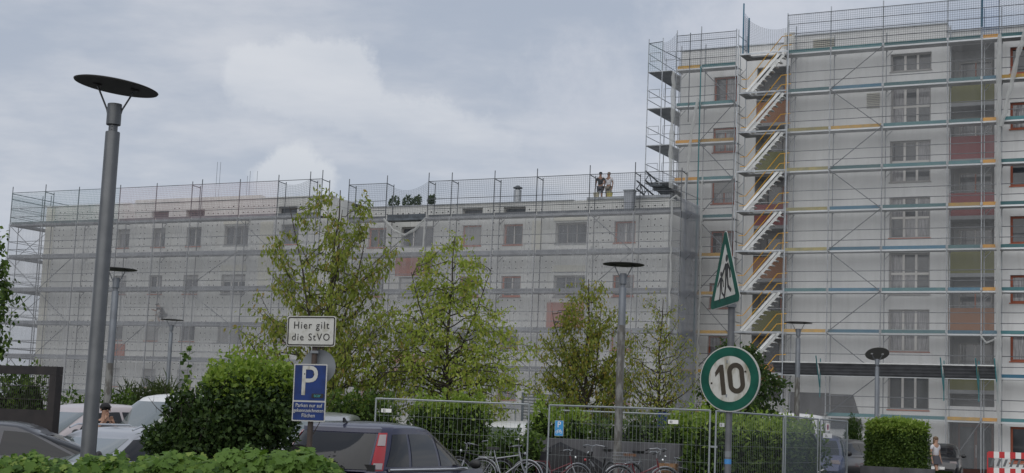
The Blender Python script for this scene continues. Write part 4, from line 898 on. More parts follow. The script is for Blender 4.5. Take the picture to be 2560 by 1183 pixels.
for (ox, oz, k) in ((.055, .03, 1.0), (-.115, -.055, .68)):
    m = MB(); f = lambda P: [(ox + x * k, oz + z * k) for x, z in P]
    m.prism(f([(.0 + .034 * math.cos(a / 12 * 2 * math.pi), .185 + .038 * math.sin(a / 12 * 2 * math.pi)) for a in range(12)]), -.006, -.0035)
    m.prism(f([(-.045, .13), (-.04, .0), (.04, .0), (.05, .13)]), -.006, -.0035)
    stroke(m, f([(-.03, .12), (-.10, .055), (-.15, .01)]), .032 * k); stroke(m, f([(.035, .12), (.095, .06), (.11, -.02)]), .032 * k)
    stroke(m, f([(.02, .01), (.05, -.11), (.13, -.16)]), .036 * k); stroke(m, f([(-.02, .01), (-.03, -.12), (-.06, -.22)]), .036 * k)
    m.build('walking_figure', 'sign_black', tr)
q = rel(1820, 1148, YS, st10)
m = MB(); m.tube([(0, 0, q.z - .05), (0, 0, q.z + .0)], .0355, 14); m.build('sticker', 'sticker_blue', st10, smooth=True)
m = MB(); m.tube([(0, 0, q.z + .02), (0, 0, q.z + .08)], .0352, 14); m.build('sticker', 'sign_back', st10, smooth=True)
for py in (765, 905, 990): box(st10, 'clamp', (0, -.02, rel(1820, py, YS, st10).z), (.09, .06, .03), 'sign_back')

# ------------------------------------------------------------------ site fences
def fence(label, P0, P1, h=2.0, wires=True, sheetm=None, rail_low=True, cat_group='site fence panels'):
    P0, P1 = Vector(P0), Vector(P1); z0 = gz(P0.y); d = P1 - P0; L = math.hypot(d.x, d.y); rz = math.atan2(d.y, d.x)
    r = thing('site_fence', label, 'fence', (P0.x, P0.y, z0), rz, cat_group)
    for x in (0, L):
        m = MB(); m.tube([(x, 0, .05), (x, 0, h)], .021, 10); m.build('post', 'fence_galv', r, smooth=True)
        m = MB(); m.box(x - .3, x + .3, -.11, .11, 0.003, .13); m.build('foot', 'concrete_dark', r)
    for z in (h - .01, .15):
        m = MB(); m.tube([(.0, 0, z), (L, 0, z)], .02, 10); m.build('rail', 'fence_galv', r, smooth=True)
    m = MB(); n_ = int(L / .1)
    for k in range(1, n_): x = L * k / n_; m.tube([(x, -.012, .15), (x, -.012, h)], .0026, 4, False)
    for k in range(6): z = .17 + (h - .2) * k / 5; m.tube([(0, -.016, z), (L, -.016, z)], .0034, 4, False)
    m.build('wire_mesh', 'fence_wire', r, kind='stuff')
    if sheetm:
        m = MB(); n_ = 14
        for i in range(n_):
            x0, x1 = L * i / n_, L * (i + 1) / n_; y0, y1 = .025 + .01 * math.sin(i * 1.7), .025 + .01 * math.sin((i + 1) * 1.7)
            m.poly([(x0, y0, .1), (x1, y1, .1), (x1, y1, h - .05), (x0, y0, h - .05)])
        m.build('cover_sheet', sheetm, r, smooth=True)
    return r
def fence_plate(r, x, z, w=.24, hh=.085):
    p = box(r, 'name_plate', (x, -.03, z), (w, .006, hh), 'white_paint'); return p
FX = lambda px, Y: at(px, 1000, Y).x + 0.0
def gp(px, Y): q = at(px, 1010, Y); return (q.x, Y, 0)
fa = fence('site fence panel left of the gap, behind the dark blue car', gp(940, 34.6), gp(1323, 34.0))
fb = fence('site fence panel carrying the blue bicycle parking sign', gp(1374, 33.8), gp(1776, 31.7))
fc = fence('site fence panel over ivy directly behind the round 10 sign', gp(1791, 32.2), gp(1960, 35.4))
fd = fence('site fence panel with hazy sheeting over the ivy, right of the round sign', gp(1965, 35.5), gp(2046, 38.7), sheetm='fence_sheet')
fe = fence('rightmost short site fence panel with small white notices', gp(2052, 38.8), gp(2119, 41.0), sheetm='fence_sheet')
fg = fence('rear site fence panel seen through the front one beside the white van', gp(1045, 44.5), gp(1290, 44.0))
fh = fence('rear site fence panel behind the bicycles in front of the low shrubs', gp(1400, 43.0), gp(1706, 41.5))
for r, x, z in ((fa, .26, 1.72), (fb, 3.1, 1.72), (fc, .25, 1.7)):
    p = fence_plate(r, x, z)
    m = MB()
    for k in range(3): m.box(x - .07, x - .015, -.0355, -.0335, z - .025 + .02 * k, z - .017 + .02 * k)
    m.box(x - .078, x - .07, -.0355, -.0335, z - .025, z + .023); m.build('plate_mark', 'sign_black', r)
pe = fence_plate(fe, .55, 1.58, .8, .12); pe2 = box(fe, 'notice', (.55, -.03, 1.80), (.3, .006, .2), 'white_paint')
m = MB(); ringprism(m, [(.55 + .075 * math.cos(k * R2(15)), 1.80 + .075 * math.sin(k * R2(15))) for k in range(24)], [(.55 + .055 * math.cos(k * R2(15)), 1.80 + .055 * math.sin(k * R2(15))) for k in range(24)], -.037, -.034); m.build('no_stopping_ring', 'red_paint', fe)
m = MB(); m.prism([(.55 + .054 * math.cos(k * R2(15)), 1.80 + .054 * math.sin(k * R2(15))) for k in range(24)], -.036, -.034); m.build('no_stopping_field', 'sign_blue', fe)
m = MB()
for k in range(3): m.box(.32, .32 + .22 - .05 * k, -.037, -.034, 1.545 + .025 * k, 1.555 + .025 * k)
m.build('plate_mark', 'sign_black', fe)
# coupling clamp between panels
cl = MB(); q = at(1782, 1117, 31.9); cl.box(-.09, .09, -.03, .03, -.02, .02); cl.tube([(-.05, -.03, 0), (-.05, -.06, 0)], .012, 8); o = cl.build('fence_clamp', 'fence_galv'); o.location = q
tag(o, 'bright steel clamp joining two fence panels left of the 10 sign', 'clamp')
# bicycle parking sign hung on the fence
bs = thing('bicycle_sign', 'light blue bicycle parking sign hanging on the wire fence', 'sign', at(1397, 1090, 33.55), math.atan2(31.7 - 33.8, gp(1776, 31.7)[0] - gp(1374, 33.8)[0]))
m = MB(); m.prism(rrect(.225, .345, .01), 0, .004); m.build('edge', 'sign_edge', bs, mtx=Matrix.Translation((0, 0, .17)))
m = MB(); m.prism(rrect(.21, .33, .008), -.003, -.0005); m.build('blue_plate', 'sign_lightblue', bs, mtx=Matrix.Translation((0, 0, .17)))
text_mesh('P', .19, 'white_paint', 'lettering', bs, FACE(0, .245, -.005), .001)
m = MB()
for x in (-.05, .05): ringprism(m, [(x + .032 * math.cos(k * R2(20)), .085 + .032 * math.sin(k * R2(20))) for k in range(18)], [(x + .024 * math.cos(k * R2(20)), .085 + .024 * math.sin(k * R2(20))) for k in range(18)], -.006, -.004)
for pts in ([(-.05, .085), (-.02, .13), (.03, .13), (.0, .085), (-.05, .085)], [(.05, .085), (.03, .14), (.045, .145)], [(-.02, .13), (-.025, .142)]): stroke(m, pts, .009)
m.build('bicycle_symbol', 'white_paint', bs)
# sign far behind, beyond the rear fence
q = at(1655, 1048, 47.0); bb = thing('park_sign', 'small blue sign on a post between the rear shrubs', 'sign', (q.x, 47, 0))
m = MB(); m.prism(rrect(.42, .45, .01), -.02, -.01); m.build('blue_plate', 'sign_blue', bb, mtx=Matrix.Translation((0, 0, q.z)) @ Matrix.Rotation(R2(40), 4, 'Z'))
m = MB(); m.tube([(0, 0, 0), (0, 0, q.z + .2)], .03, 8); m.build('post', 'post_grey', bb)
# dark steel bin enclosure, left edge
YB = 25.0; r0 = at(142, 920, YB); l0 = at(-140, 910, YB + 1.2)
d = Vector((l0.x - r0.x, 1.2, 0)); L = d.length; be = thing('bin_enclosure', 'dark brown steel enclosure with hedge behind bars at the left edge', 'enclosure', (r0.x, YB, gz(YB)), math.atan2(d.y, d.x) + math.pi)
H = r0.z - gz(YB)
box(be, 'post', (0, 0, (H - .122) / 2), (.15, .15, H - .122), 'steel_brown'); box(be, 'post', (-L, 0, (H - .122) / 2), (.15, .15, H - .122), 'steel_brown'); box(be, 'top_beam', (-L / 2, 0, H - .05), (L + .15, .152, .14), 'steel_brown')
box(be, 'base_panel', (-L / 2, .0, .84), (L - .16, .04, 1.58), 'steel_brown')
for k in range(2): box(be, 'crossbar', (-L / 2, 0, 1.8 + .22 * k), (L - .16, .015, .012), 'steel_brown')
n_ = int(L / .045)
for k in range(1, n_):
    rod(be, 'bar', (-L * k / n_, .02, 1.64), (-L * k / n_, .02, H - .13), .005, 'steel_brown')
# red and white barrier, right edge
q = at(2471, 1131, 58.0); q2 = at(2600, 1136, 57.2)
br = thing('safety_barrier', 'red and white striped safety barrier at the right edge', 'barrier', (q.x, 58, 0.12), math.atan2(-.8, q2.x - q.x)); hb = q.z - .12; L = 2.2
for zt in (hb - .16, hb - .62 - .16):
    n_ = 11
    for k in range(n_): box(br, 'stripe', (L * (k + .5) / n_, 0, zt + .16 / 2), (L / n_, .03, .24), 'red_paint' if k % 2 == 0 else 'white_paint')
box(br, 'post', (-.03, 0, hb / 2), (.04, .04, hb), 'red_paint'); box(br, 'post', (L, 0, hb / 2), (.04, .04, hb), 'red_paint')
for k in range(9):
    m = MB(); x = .1 + .24 * k; m.prism([(x - .05, hb - .52), (x + .04, hb - .52), (x + .14, hb - .24), (x + .05, hb - .24)], -.012, .012); m.build('grille_bar', 'grey_plastic', br)
# louvred bench-like panel before the low block
q = at(1306, 1020, 60.0); q2 = at(1400, 1020, 60.0); lv = thing('louvre_panel', 'grey louvred panel standing in front of the low block', 'panel', (q.x, 60, 0)); w = q2.x - q.x; zt = at(1306, 981, 60).z
box(lv, 'post', (0, 0, zt / 2), (.1, .1, zt), 'steel_dark'); box(lv, 'post', (w, 0, zt / 2), (.1, .1, zt), 'steel_dark')
for k in range(9): box(lv, 'slat', (w / 2, 0, zt - .06 - .12 * k), (w - .1, .05, .085), 'stone_grey', rotm(R2(25)))

# ------------------------------------------------------------------ cars
def car(name, label, cat, X, Y, heading, L=4.3, W=1.8, H=1.55, belt=0.95, paint='paint_silver', glass='car_glass', xr=(-1.95, -1.55), xf=(1.25, 0.35), hood=0.92, trunk=None, n=5.0, sides=None, tall_lights=False, rails=False, plate=None, rear_v=(0.08, 0.9), nose=0.72, group='parked cars', wglass=None, tumble=.20):
    """local x forward, y left; heading = direction of travel against +Y, clockwise"""
    r = thing(name, label, cat, (X, Y, gz(Y)), math.pi / 2 - heading, group)
    w = W / 2; m = MB(); st = []; tz = trunk if trunk else belt
    for fx, zt, ww in ((-.5, .62, .80), (-.485, tz - .12, .90), (-.46, tz - .01, .95), (-.40, tz, .98), (-.2, belt, 1.0), (0, belt, 1.0), (xf[0] / L - .01, belt, 1.0), (xf[0] / L + .06, hood, .97), (.40, hood - .07, .95), (.46, nose + .05, .90), (.49, nose - .12, .82), (.5, .5, .76)):
        st.append((fx * L, zt, w * ww))
    b = 0; K = 11
    for x, zt, ww in st:
        sec = [(-.86, .20), (-.97, .34), (-1.0, .58), (-.985, zt * .86), (-.93, zt - .01), (0, zt + .02), (.93, zt - .01), (.985, zt * .86), (1.0, .58), (.97, .34), (.86, .20)]
        m.v += [(x, ww * a, min(z, zt + .02)) for a, z in sec]
    for i in range(len(st) - 1):
        for k in range(K - 1):
            q = i * K + k; m.f.append((q, q + 1, q + K + 1, q + K))
        m.f.append((i * K, i * K + K, i * K + 2 * K - 1, i * K + K - 1))
    m.f.append(tuple(range(K))); m.f.append(tuple(reversed(range((len(st) - 1) * K, len(st) * K))))
    # greenhouse
    def lev(v):
        e = v ** 1.25; x0 = xr[0] + (xr[1] - xr[0]) * e; x1 = xf[0] + (xf[1] - xf[0]) * (v ** 1.08)
        return x0, x1, w * (.965 - tumble * v ** 1.6), belt - .03 + (H - .055 - belt + .03) * v
    def pt(t, v, off=0.0):
        x0, x1, hw, z = lev(v); xc, ax = (x0 + x1) / 2, (x1 - x0) / 2 + off; hw += off
        c, s = math.cos(t), math.sin(t); cc = math.copysign(abs(c) ** (2 / n), c)
        return (xc + ax * cc, hw * math.copysign(abs(s) ** (2 / n), s), z - v * cc * cc * (.085 if cc > 0 else .03))
    N, V = 64, 9; b = len(m.v)
    for j in range(V + 1):
        for k in range(N): m.v.append(pt(2 * math.pi * k / N, j / V))
    for j in range(V):
        for k in range(N): m.f.append((b + j * N + k, b + j * N + (k + 1) % N, b + (j + 1) * N + (k + 1) % N, b + (j + 1) * N + k))
    x0, x1, hw, z = lev(1.0); xc = (x0 + x1) / 2; prev = b + V * N
    for fr, dz_ in ((.94, .022), (.82, .042), (.6, .06), (.3, .072), (.02, .075)):
        c = len(m.v)
        for k in range(N): P = pt(2 * math.pi * k / N, 1.0); m.v.append((xc + (P[0] - xc) * fr, P[1] * fr, P[2] + (z - P[2]) * (1 - fr * fr) + dz_))
        for k in range(N): m.f.append((prev + k, prev + (k + 1) % N, c + (k + 1) % N, c + k))
        prev = c
    m.f.append(tuple(prev + k for k in range(N)))
    body = m.build('body', paint, r, smooth=True)
    def patch(nm, mat, t0, t1, v0, v1, off=.009, nn=28, parent=r):
        q = MB(); vv = 5
        for j in range(vv + 1):
            for i in range(nn + 1): q.v.append(pt(R2(t0 + (t1 - t0) * i / nn), v0 + (v1 - v0) * j / vv, off))
        for j in range(vv):
            for i in range(nn): k = j * (nn + 1) + i; q.f.append((k, k + 1, k + nn + 2, k + nn + 1))
        return q.build(nm, mat, parent, smooth=True)
    def sidepatch(nm, mat, lo, hi, v0, v1, sgn, off=.006, parent=r):
        q = MB(); nn, vv = 8, 6
        for j in range(vv + 1):
            f = j / vv; v = v0 + (v1 - v0) * f; a0, a1 = lo[0] + (hi[0] - lo[0]) * f, lo[1] + (hi[1] - lo[1]) * f
            x0, x1, hw, z = lev(v); xc, ax = (x0 + x1) / 2, (x1 - x0) / 2 + off
            for i in range(nn + 1):
                x = a0 + (a1 - a0) * i / nn; u_ = min(.999, abs((x - xc) / ax)); q.v.append((x, sgn * (hw + off) * (1 - u_ ** n) ** (1 / n), z - v * u_ * u_ * (.085 if x > xc else .03)))
        for j in range(vv):
            for i in range(nn): k = j * (nn + 1) + i; q.f.append((k, k + 1, k + nn + 2, k + nn + 1) if sgn < 0 else (k, k + nn + 1, k + nn + 2, k + 1))
        return q.build(nm, mat, parent, smooth=True)
    wg = wglass or glass
    patch('windscreen', wg, -36, 36, .05, .92); patch('rear_window', glass, 180 - 33, 180 + 33, *rear_v)
    for sgn in (-1, 1):
        for lo, hi in (sides or [((-1.45, -.55), (-1.25, -.5)), ((-.48, .78), (-.43, .32))]): sidepatch('side_window', glass, lo, hi, .12, .86, sgn)
        if tall_lights:
            a, b_ = (180 - 52, 180 - 36) if sgn > 0 else (180 + 36, 180 + 52)
            tl_ = patch('tail_light', 'tail_red', a, b_, .02, .90, .012, 6); patch('clear_lens', 'tail_clear', a + 2, b_ - 2, .60, .86, .02, 6, tl_); patch('clear_lens', 'tail_clear', a + 2, b_ - 2, .06, .2, .02, 6, tl_)
        else:
            box(r, 'tail_light', (-L * .478, sgn * w * .74, tz - .16), (.08, .30, .14), 'tail_red')
        q = MB(); q.prism([(.0, 0), (.32, .02), (.30, .12), (.05, .13)], -.02, .02); q.build('headlight', 'tail_clear', r, mtx=Matrix.Translation((L * .462, sgn * w * .68, hood - .27)) @ Matrix.Rotation(R2(-90 * sgn - 0), 4, 'Z') @ Matrix.Translation((-.15, 0, 0)))
        mr = MB(); mr.ball((0, 0, 0), .1, (.55, 1.0, .75), 12, 8); mr.build('mirror', 'trim_black', r, smooth=True, mtx=Matrix.Translation((xf[0] - .42, sgn * (w + .08), belt + .07)))
        if rails:
            q = MB(); q.tube([(xr[1] + .1, sgn * w * .66, H - .03), (xr[1] + .25, sgn * w * .67, H + .03), (xf[1] - .25, sgn * w * .67, H + .03), (xf[1] - .05, sgn * w * .66, H - .03)], .016, 8); q.build('roof_rail', 'chrome', r, smooth=True)
        for wx in (L * .31, -L * .30):
            q = MB(); q.lathe([(.2, -.1), (.30, -.1), (.32, -.06), (.32, .06), (.30, .1), (.2, .1)], 24); ty = q.build('wheel', 'tyre', r, smooth=True, mtx=Matrix.Translation((wx, sgn * (w - .10), .32)) @ Matrix.Rotation(math.pi / 2, 4, 'X'))
            q = MB(); q.lathe([(.02, -.105), (.2, -.105), (.2, .105), (.02, .105)], 20); q.build('rim', 'alloy', ty)
    if plate:
        pl = box(r, 'licence_plate', (L * .5 + .012, 0, .52), (.012, .52, .11), 'white_paint')
        text_mesh(plate, .11, 'sign_black', 'licence_text', r, Matrix.Translation((L * .5 + .02, 0, .52)) @ Matrix.Rotation(math.pi / 2, 4, 'Z') @ Matrix.Rotation(math.pi / 2, 4, 'X'), .001)
    r['_'] = 0; del r['_']
    return r, pt, lev
# near dark blue people carrier, seen from behind
hd = R2(22); fw_ = Vector((math.sin(hd), math.cos(hd), 0)); rt_ = Vector((math.cos(hd), -math.sin(hd), 0)); q = at(948, 1120, 21.1); q = Vector((q.x, q.y, 0)) + 2.0 * fw_ - .85 * rt_
mpv, pt_, lev_ = car('parked_car', 'dark blue people carrier with tall tail lights behind the blue parking sign', 'car', q.x, q.y, hd, L=4.33, W=1.87, H=1.655, tumble=.17, belt=1.0, paint='paint_navy', xr=(-2.14, -1.58), xf=(1.5, .2), hood=1.0, sides=[((-1.70, -1.10), (-1.38, -1.02)), ((-1.0, -.08), (-.94, -.16)), ((.02, .98), (-.06, .36))], tall_lights=True, rear_v=(.05, .88), n=4.3)
m = MB(); N_ = 16
for k in range(N_ + 1):
    t = R2(180 - 40 + 80 * k / N_); a = pt_(t, .90, .01); b = pt_(t, 1.0, .045); c = pt_(t, 1.0, -.10)
    m.v += [a, b, (c[0], c[1], c[2] + .035)]
for k in range(N_):
    i = 3 * k; m.f += [(i, i + 3, i + 4, i + 1), (i + 1, i + 4, i + 5, i + 2)]
m.build('spoiler', 'paint_navy', mpv, smooth=True)
m = MB(); m.box(-.01, .01, -.16, .16, -.012, .012); m.build('brake_light', 'tail_red', mpv, mtx=Matrix.Translation((pt_(math.pi, .94, .03)[0], .12, pt_(0, .94)[2])))
m = MB(); m.prism([(-.06, 0), (.06, 0), (-.05, .075), (-.07, .07)], -.012, .012); m.build('roof_aerial', 'trim_black', mpv, mtx=Matrix.Translation((-1.35, .05, 1.64)))
m = MB(); v_ = pt_(R2(180 - 12), .42, .012); m.prism([(.16 * math.cos(k * R2(15)), .085 * math.sin(k * R2(15))) for k in range(24)], -.002, .002); m.build('window_sticker', 'sign_black', mpv, mtx=Matrix.Translation((v_[0] - .004, v_[1] + .05, v_[2])) @ Matrix.Rotation(R2(-90), 4, 'Z') @ Matrix.Rotation(R2(-14), 4, 'X'))
m = MB(); v_ = pt_(R2(180 + 28), .10, .02); m.box(-.02, .02, -.16, .16, -.09, .06); m.build('wiper_cover', 'trim_black', mpv, mtx=Matrix.Translation((v_[0] + .05, v_[1] + .02, v_[2] - .02)))
m = MB(); m.tube([(-1.72, -.885, 1.0), (-.9, -.905, 1.0), (.1, -.905, .995), (1.05, -.88, .99)], .022, 8); m.build('window_trim', 'chrome', mpv, smooth=True)
# car park on the left
q = at(225, 1090, 22.6); car('parked_car', 'silver estate car with roof rails facing the hedge behind the foreground lamp pole', 'car', q.x - .05, 23.6, R2(180 + 22), L=4.6, W=1.8, H=1.41, belt=.9, paint='paint_silver', glass='car_glass', wglass='car_glass_pale', xr=(-2.15, -1.7), xf=(1.2, .15), hood=.93, rails=True, sides=[((-1.9, -1.2), (-1.65, -1.1)), ((-1.1, -.2), (-1.02, -.25)), ((-.12, .85), (-.18, .15))])
q = at(145, 1085, 23.0); car('parked_car', 'dark grey saloon cut by the left picture edge', 'car', q.x - .45, 23.4, R2(82), L=4.5, W=1.78, H=1.43, belt=.92, paint='paint_grey', glass='car_glass', xr=(-1.95, -1.0), xf=(1.5, .15), hood=.9, sides=[((-1.6, -.5), (-1.0, -.45)), ((-.4, .75), (-.36, .02)), ((.85, 1.3), (.14, .26))])
q = at(185, 1050, 29.5); car('parked_car', 'white and rose car beyond the silver estate', 'car', q.x - .1, 30.0, R2(180 + 30), L=4.2, W=1.8, H=1.62, belt=.98, paint='paint_rose', glass='car_glass', wglass='car_glass_pale', xr=(-2.0, -1.75), xf=(1.35, .3), hood=.98)
q = at(330, 1050, 33); car('parked_car', 'silver car with a pale windscreen behind the man in the black cap', 'car', q.x, 32.5, R2(180 + 25), L=4.3, W=1.76, H=1.36, belt=.88, paint='paint_silver', wglass='car_glass_pale', xf=(1.3, .1))
q = at(420, 1020, 31); car('parked_van', 'white van with a large pale windscreen half hidden by the big bush', 'van', q.x + .35, 31.0, R2(180 + 35), L=4.6, W=1.85, H=1.88, belt=1.0, paint='paint_white', wglass='car_glass_pale', xr=(-2.25, -2.1), xf=(1.75, .75), hood=1.05)
q = at(805, 1040, 36); car('parked_car', 'pale car glimpsed between the parking sign and the hedge', 'car', q.x, 36.0, R2(185), H=1.62, belt=1.0, paint='paint_silver', wglass='car_glass_pale')
q = at(1285, 1080, 42); car('parked_van', 'white van behind the left fence panel beside the bush', 'van', q.x, 42.0, R2(205), L=4.2, W=1.85, H=1.62, belt=1.0, paint='paint_white', xr=(-2.2, -2.0), xf=(1.7, .8), wglass='car_glass_pale')
# right-hand side
q = at(2078, 1130, 47); car('parked_car', 'dark blue hatchback facing us behind the rightmost fence panel', 'car', q.x - .1, 48.5, R2(180 + 14), L=4.2, W=1.8, H=1.62, belt=1.0, paint='paint_blue', glass='car_glass', plate='S·C 777', hood=1.0, xf=(1.4, .45))
q = at(2138, 1130, 50); car('parked_car', 'black car between the last fence panel and the square hedge', 'car', q.x - .35, 52.0, R2(180 + 35), L=4.4, W=1.8, H=1.52, belt=.95, paint='paint_black')
q = at(2160, 1130, 58); car('parked_car', 'light silver car peeping out left of the square hedge', 'car', q.x + .1, 60.0, R2(180 + 30), L=4.2, W=1.75, H=1.42, belt=.9, paint='paint_grey')
q = at(2352, 1130, 62); car('parked_car', 'black hatchback facing us in front of the house door', 'car', q.x + .1, 62.5, R2(180 + 18), L=4.1, W=1.78, H=1.5, belt=.95, paint='paint_black', plate='S 41', hood=.95)
q = at(1938, 1045, 60); car('parked_van', 'white van roof showing above the ivy fence', 'van', q.x, 60.0, R2(262), L=4.0, W=1.9, H=2.45, belt=1.3, paint='paint_white', xr=(-1.95, -1.85), xf=(1.8, 1.2), hood=1.25)

# ------------------------------------------------------------------ bicycles
def bike(label, px, py, Y, heading, frame, saddle='bike_black', step=False, basket=False, s=1.0, lean=0.0):
    q = at(px, py, Y); r = thing('bicycle', label, 'bicycle', (q.x, Y, gz(Y)), heading, 'parked bicycles'); r.rotation_euler = (lean, 0, heading); r.scale = (s, s, s)
    for x in (-.52, .55):
        m = MB(); P = [(x + .34 * math.cos(k * R2(15)), 0, .34 + .34 * math.sin(k * R2(15))) for k in range(25)]; m.tube(P, .016, 6, False); wl_ = m.build('wheel', 'tyre', r, smooth=True)
        m = MB(); P = [(x + .315 * math.cos(k * R2(15)), 0, .34 + .315 * math.sin(k * R2(15))) for k in range(25)]; m.tube(P, .011, 5, False); m.build('rim', 'bike_silver', wl_)
        m = MB()
        for k in range(12): a = k * R2(30); m.tube([(x, 0, .34), (x + .31 * math.cos(a), 0, .34 + .31 * math.sin(a))], .0018, 3, False)
        m.build('spokes', 'bike_silver', wl_)
        m = MB(); P = [(x + .375 * math.cos(k * R2(12)), 0, .34 + .375 * math.sin(k * R2(12))) for k in range(1, 13)]; m.tube(P, .022, 6); m.build('mudguard', 'bike_silver' if step else frame, r, smooth=True)
    m = MB(); B, Sx, Hd, Hd2 = (-.07, 0, .30), (-.24, 0, .78), (.36, 0, .82), (.40, 0, .66)
    m.tube([B, Sx], .017, 8); m.tube([B, Hd2], .02, 8); m.tube([(-.20, 0, .72) if not step else (-.14, 0, .5), Hd if not step else (.38, 0, .72)], .017, 8); m.tube([B, (-.52, 0, .34)], .012, 6); m.tube([Sx, (-.52, 0, .34)], .010, 6); m.tube([(.34, 0, .90), Hd2], .021, 8)
    m.build('frame', frame, r, smooth=True)
    for y in (-.05, .05):
        m = MB(); m.tube([Hd2, (.44, y, .55), (.55, y, .34)], .012, 6); m.build('fork', 'bike_silver', r, smooth=True)
    m = MB(); m.tube([Sx, (-.27, 0, .92)], .014, 8); m.build('seat_post', 'bike_silver', r)
    m = MB(); m.prism([(-.14, -.08), (-.15, .08), (-.02, .05), (.13, .018), (.13, -.018), (-.02, -.05)], -.03, .03); m.build('saddle', saddle, r, mtx=Matrix.Translation((-.27, 0, .95)) @ Matrix.Rotation(-math.pi / 2, 4, 'X'))
    m = MB(); m.tube([(.18, -.30, 1.0), (.28, -.27, 1.03), (.36, -.12, 1.05), (.34, 0, 1.02), (.36, .12, 1.05), (.28, .27, 1.03), (.18, .30, 1.0)], .013, 7); m.tube([(.34, 0, .9), (.34, 0, 1.03)], .015, 7); m.build('handlebar', 'bike_silver', r, smooth=True)
    for y in (-.30, .30): m = MB(); m.tube([(.16, y, .995), (.25, y * .95, 1.02)], .018, 7); m.build('grip', 'bike_black', r)
    m = MB(); m.tube([(-.62, -.07, .74), (-.25, -.07, .74), (-.25, .07, .74), (-.62, .07, .74), (-.62, -.07, .74)], .008, 5); m.tube([(-.55, 0, .74), (-.52, 0, .34)], .006, 5); m.build('carrier', frame, r)
    m = MB(); m.lathe([(.03, 0), (.04, .03), (.02, .05)], 10); m.build('headlamp', 'chrome', r, mtx=Matrix.Translation((.46, 0, .86)) @ Matrix.Rotation(math.pi / 2, 4, 'Y'))
    if basket:
        m = MB()
        for k in range(9):
            x = -.66 + .05 * k; m.tube([(x, -.16, .77), (x, -.16, 1.0)], .003, 4); m.tube([(x, .16, .77), (x, .16, 1.0)], .003, 4)
        for z in (.77, .85, .93, 1.0): m.tube([(-.66, -.16, z), (-.26, -.16, z), (-.26, .16, z), (-.66, .16, z), (-.66, -.16, z)], .004, 4)
        m.build('basket', 'bike_silver', r)
    return r
bike('black bicycle leaning near the mirror of the dark blue car', 1200, 1150, 35.6, R2(200), 'bike_black')
bike('silver framed bicycle behind the fence gap', 1262, 1150, 35.3, R2(-15), 'bike_silver')
bike('bicycle behind the left fence post with a pale mudguard', 1392, 1160, 35.6, R2(15), 'bike_red', step=True, s=.94)
bike('white handlebar bicycle beside the black tarpaulin', 1500, 1120, 36.2, R2(118), 'bike_black', step=True, s=1.06)
bike('bicycle with a brown saddle and wire basket behind the lamp pole', 1605, 1150, 34.0, R2(10), 'bike_red', saddle='saddle_brown', step=True, basket=True)
bike('bicycle with upright silver handlebars above the wooden crate', 1622, 1140, 35.8, R2(35), 'bike_silver', step=True, s=1.05)
bike('low bicycle at the right end of the bicycle row', 1722, 1175, 34.6, R2(185), 'bike_silver', s=.88)
bike('bicycle parked deep in the row under the white van', 1235, 1130, 38.0, R2(95), 'bike_black', s=1.04)
# tarpaulin-covered motorcycle
q = at(1440, 1150, 36.8); tb = thing('covered_motorcycle', 'motorcycle under a black tarpaulin behind the fence', 'motorcycle', (q.x, 36.8, 0), R2(-8))
m = MB(); prof = [(-.95, .25, .18), (-.85, .78, .26), (-.62, 1.0, .30), (-.38, 1.12, .36), (-.2, 1.06, .34), (.05, .95, .30), (.35, .82, .28), (.65, .66, .26), (.95, .5, .2), (1.08, .2, .12)]; K = 13; rg = random.Random(3)
for x, h, w in prof:
    for k in range(K): a = math.pi * k / (K - 1); rr = 1 + rg.uniform(-.06, .06); m.v.append((x + rg.uniform(-.03, .03), -w * math.cos(a) * rr * (1.1 - .25 * math.sin(a)), max(.02, h * math.sin(a) ** .6 * rr) + (.02)))
for i in range(len(prof) - 1):
    for k in range(K - 1): q_ = i * K + k; m.f.append((q_, q_ + K, q_ + K + 1, q_ + 1))
m.f.append(tuple(reversed(range(K)))); m.f.append(tuple(range((len(prof) - 1) * K, len(prof) * K)))
m.build('tarpaulin', 'tarp_black', tb, smooth=True)
m = MB(); m.ball((.25, -.31, .75), .035, n=8, m=6); m.build('reflector', 'tail_red', tb)
for x in (-.6, .7):
    m = MB(); m.lathe([(.12, -.06), (.26, -.06), (.28, 0), (.26, .06), (.12, .06)], 18); m.build('wheel', 'tyre', tb, mtx=Matrix.Translation((x, 0, .281)) @ Matrix.Rotation(math.pi / 2, 4, 'X'))
# crate
q = at(1670, 1165, 34.4); cr8 = thing('wooden_crate', 'brown wooden crate standing among the bicycles', 'crate', (q.x, 34.4, 0), R2(-20)); zt = at(1670, 1157, 34.4).z
box(cr8, 'stand', (0, 0, (zt - .32) / 2), (.34, .26, zt - .32), 'bike_black')
for k in range(3):
    for y in (-.15, .15): box(cr8, 'slat', (0, y, zt - .27 + .105 * k), (.42, .015, .09), 'wood_crate')
    for x in (-.202, .202): box(cr8, 'slat', (x, 0, zt - .27 + .105 * k), (.015, .28, .09), 'wood_crate')
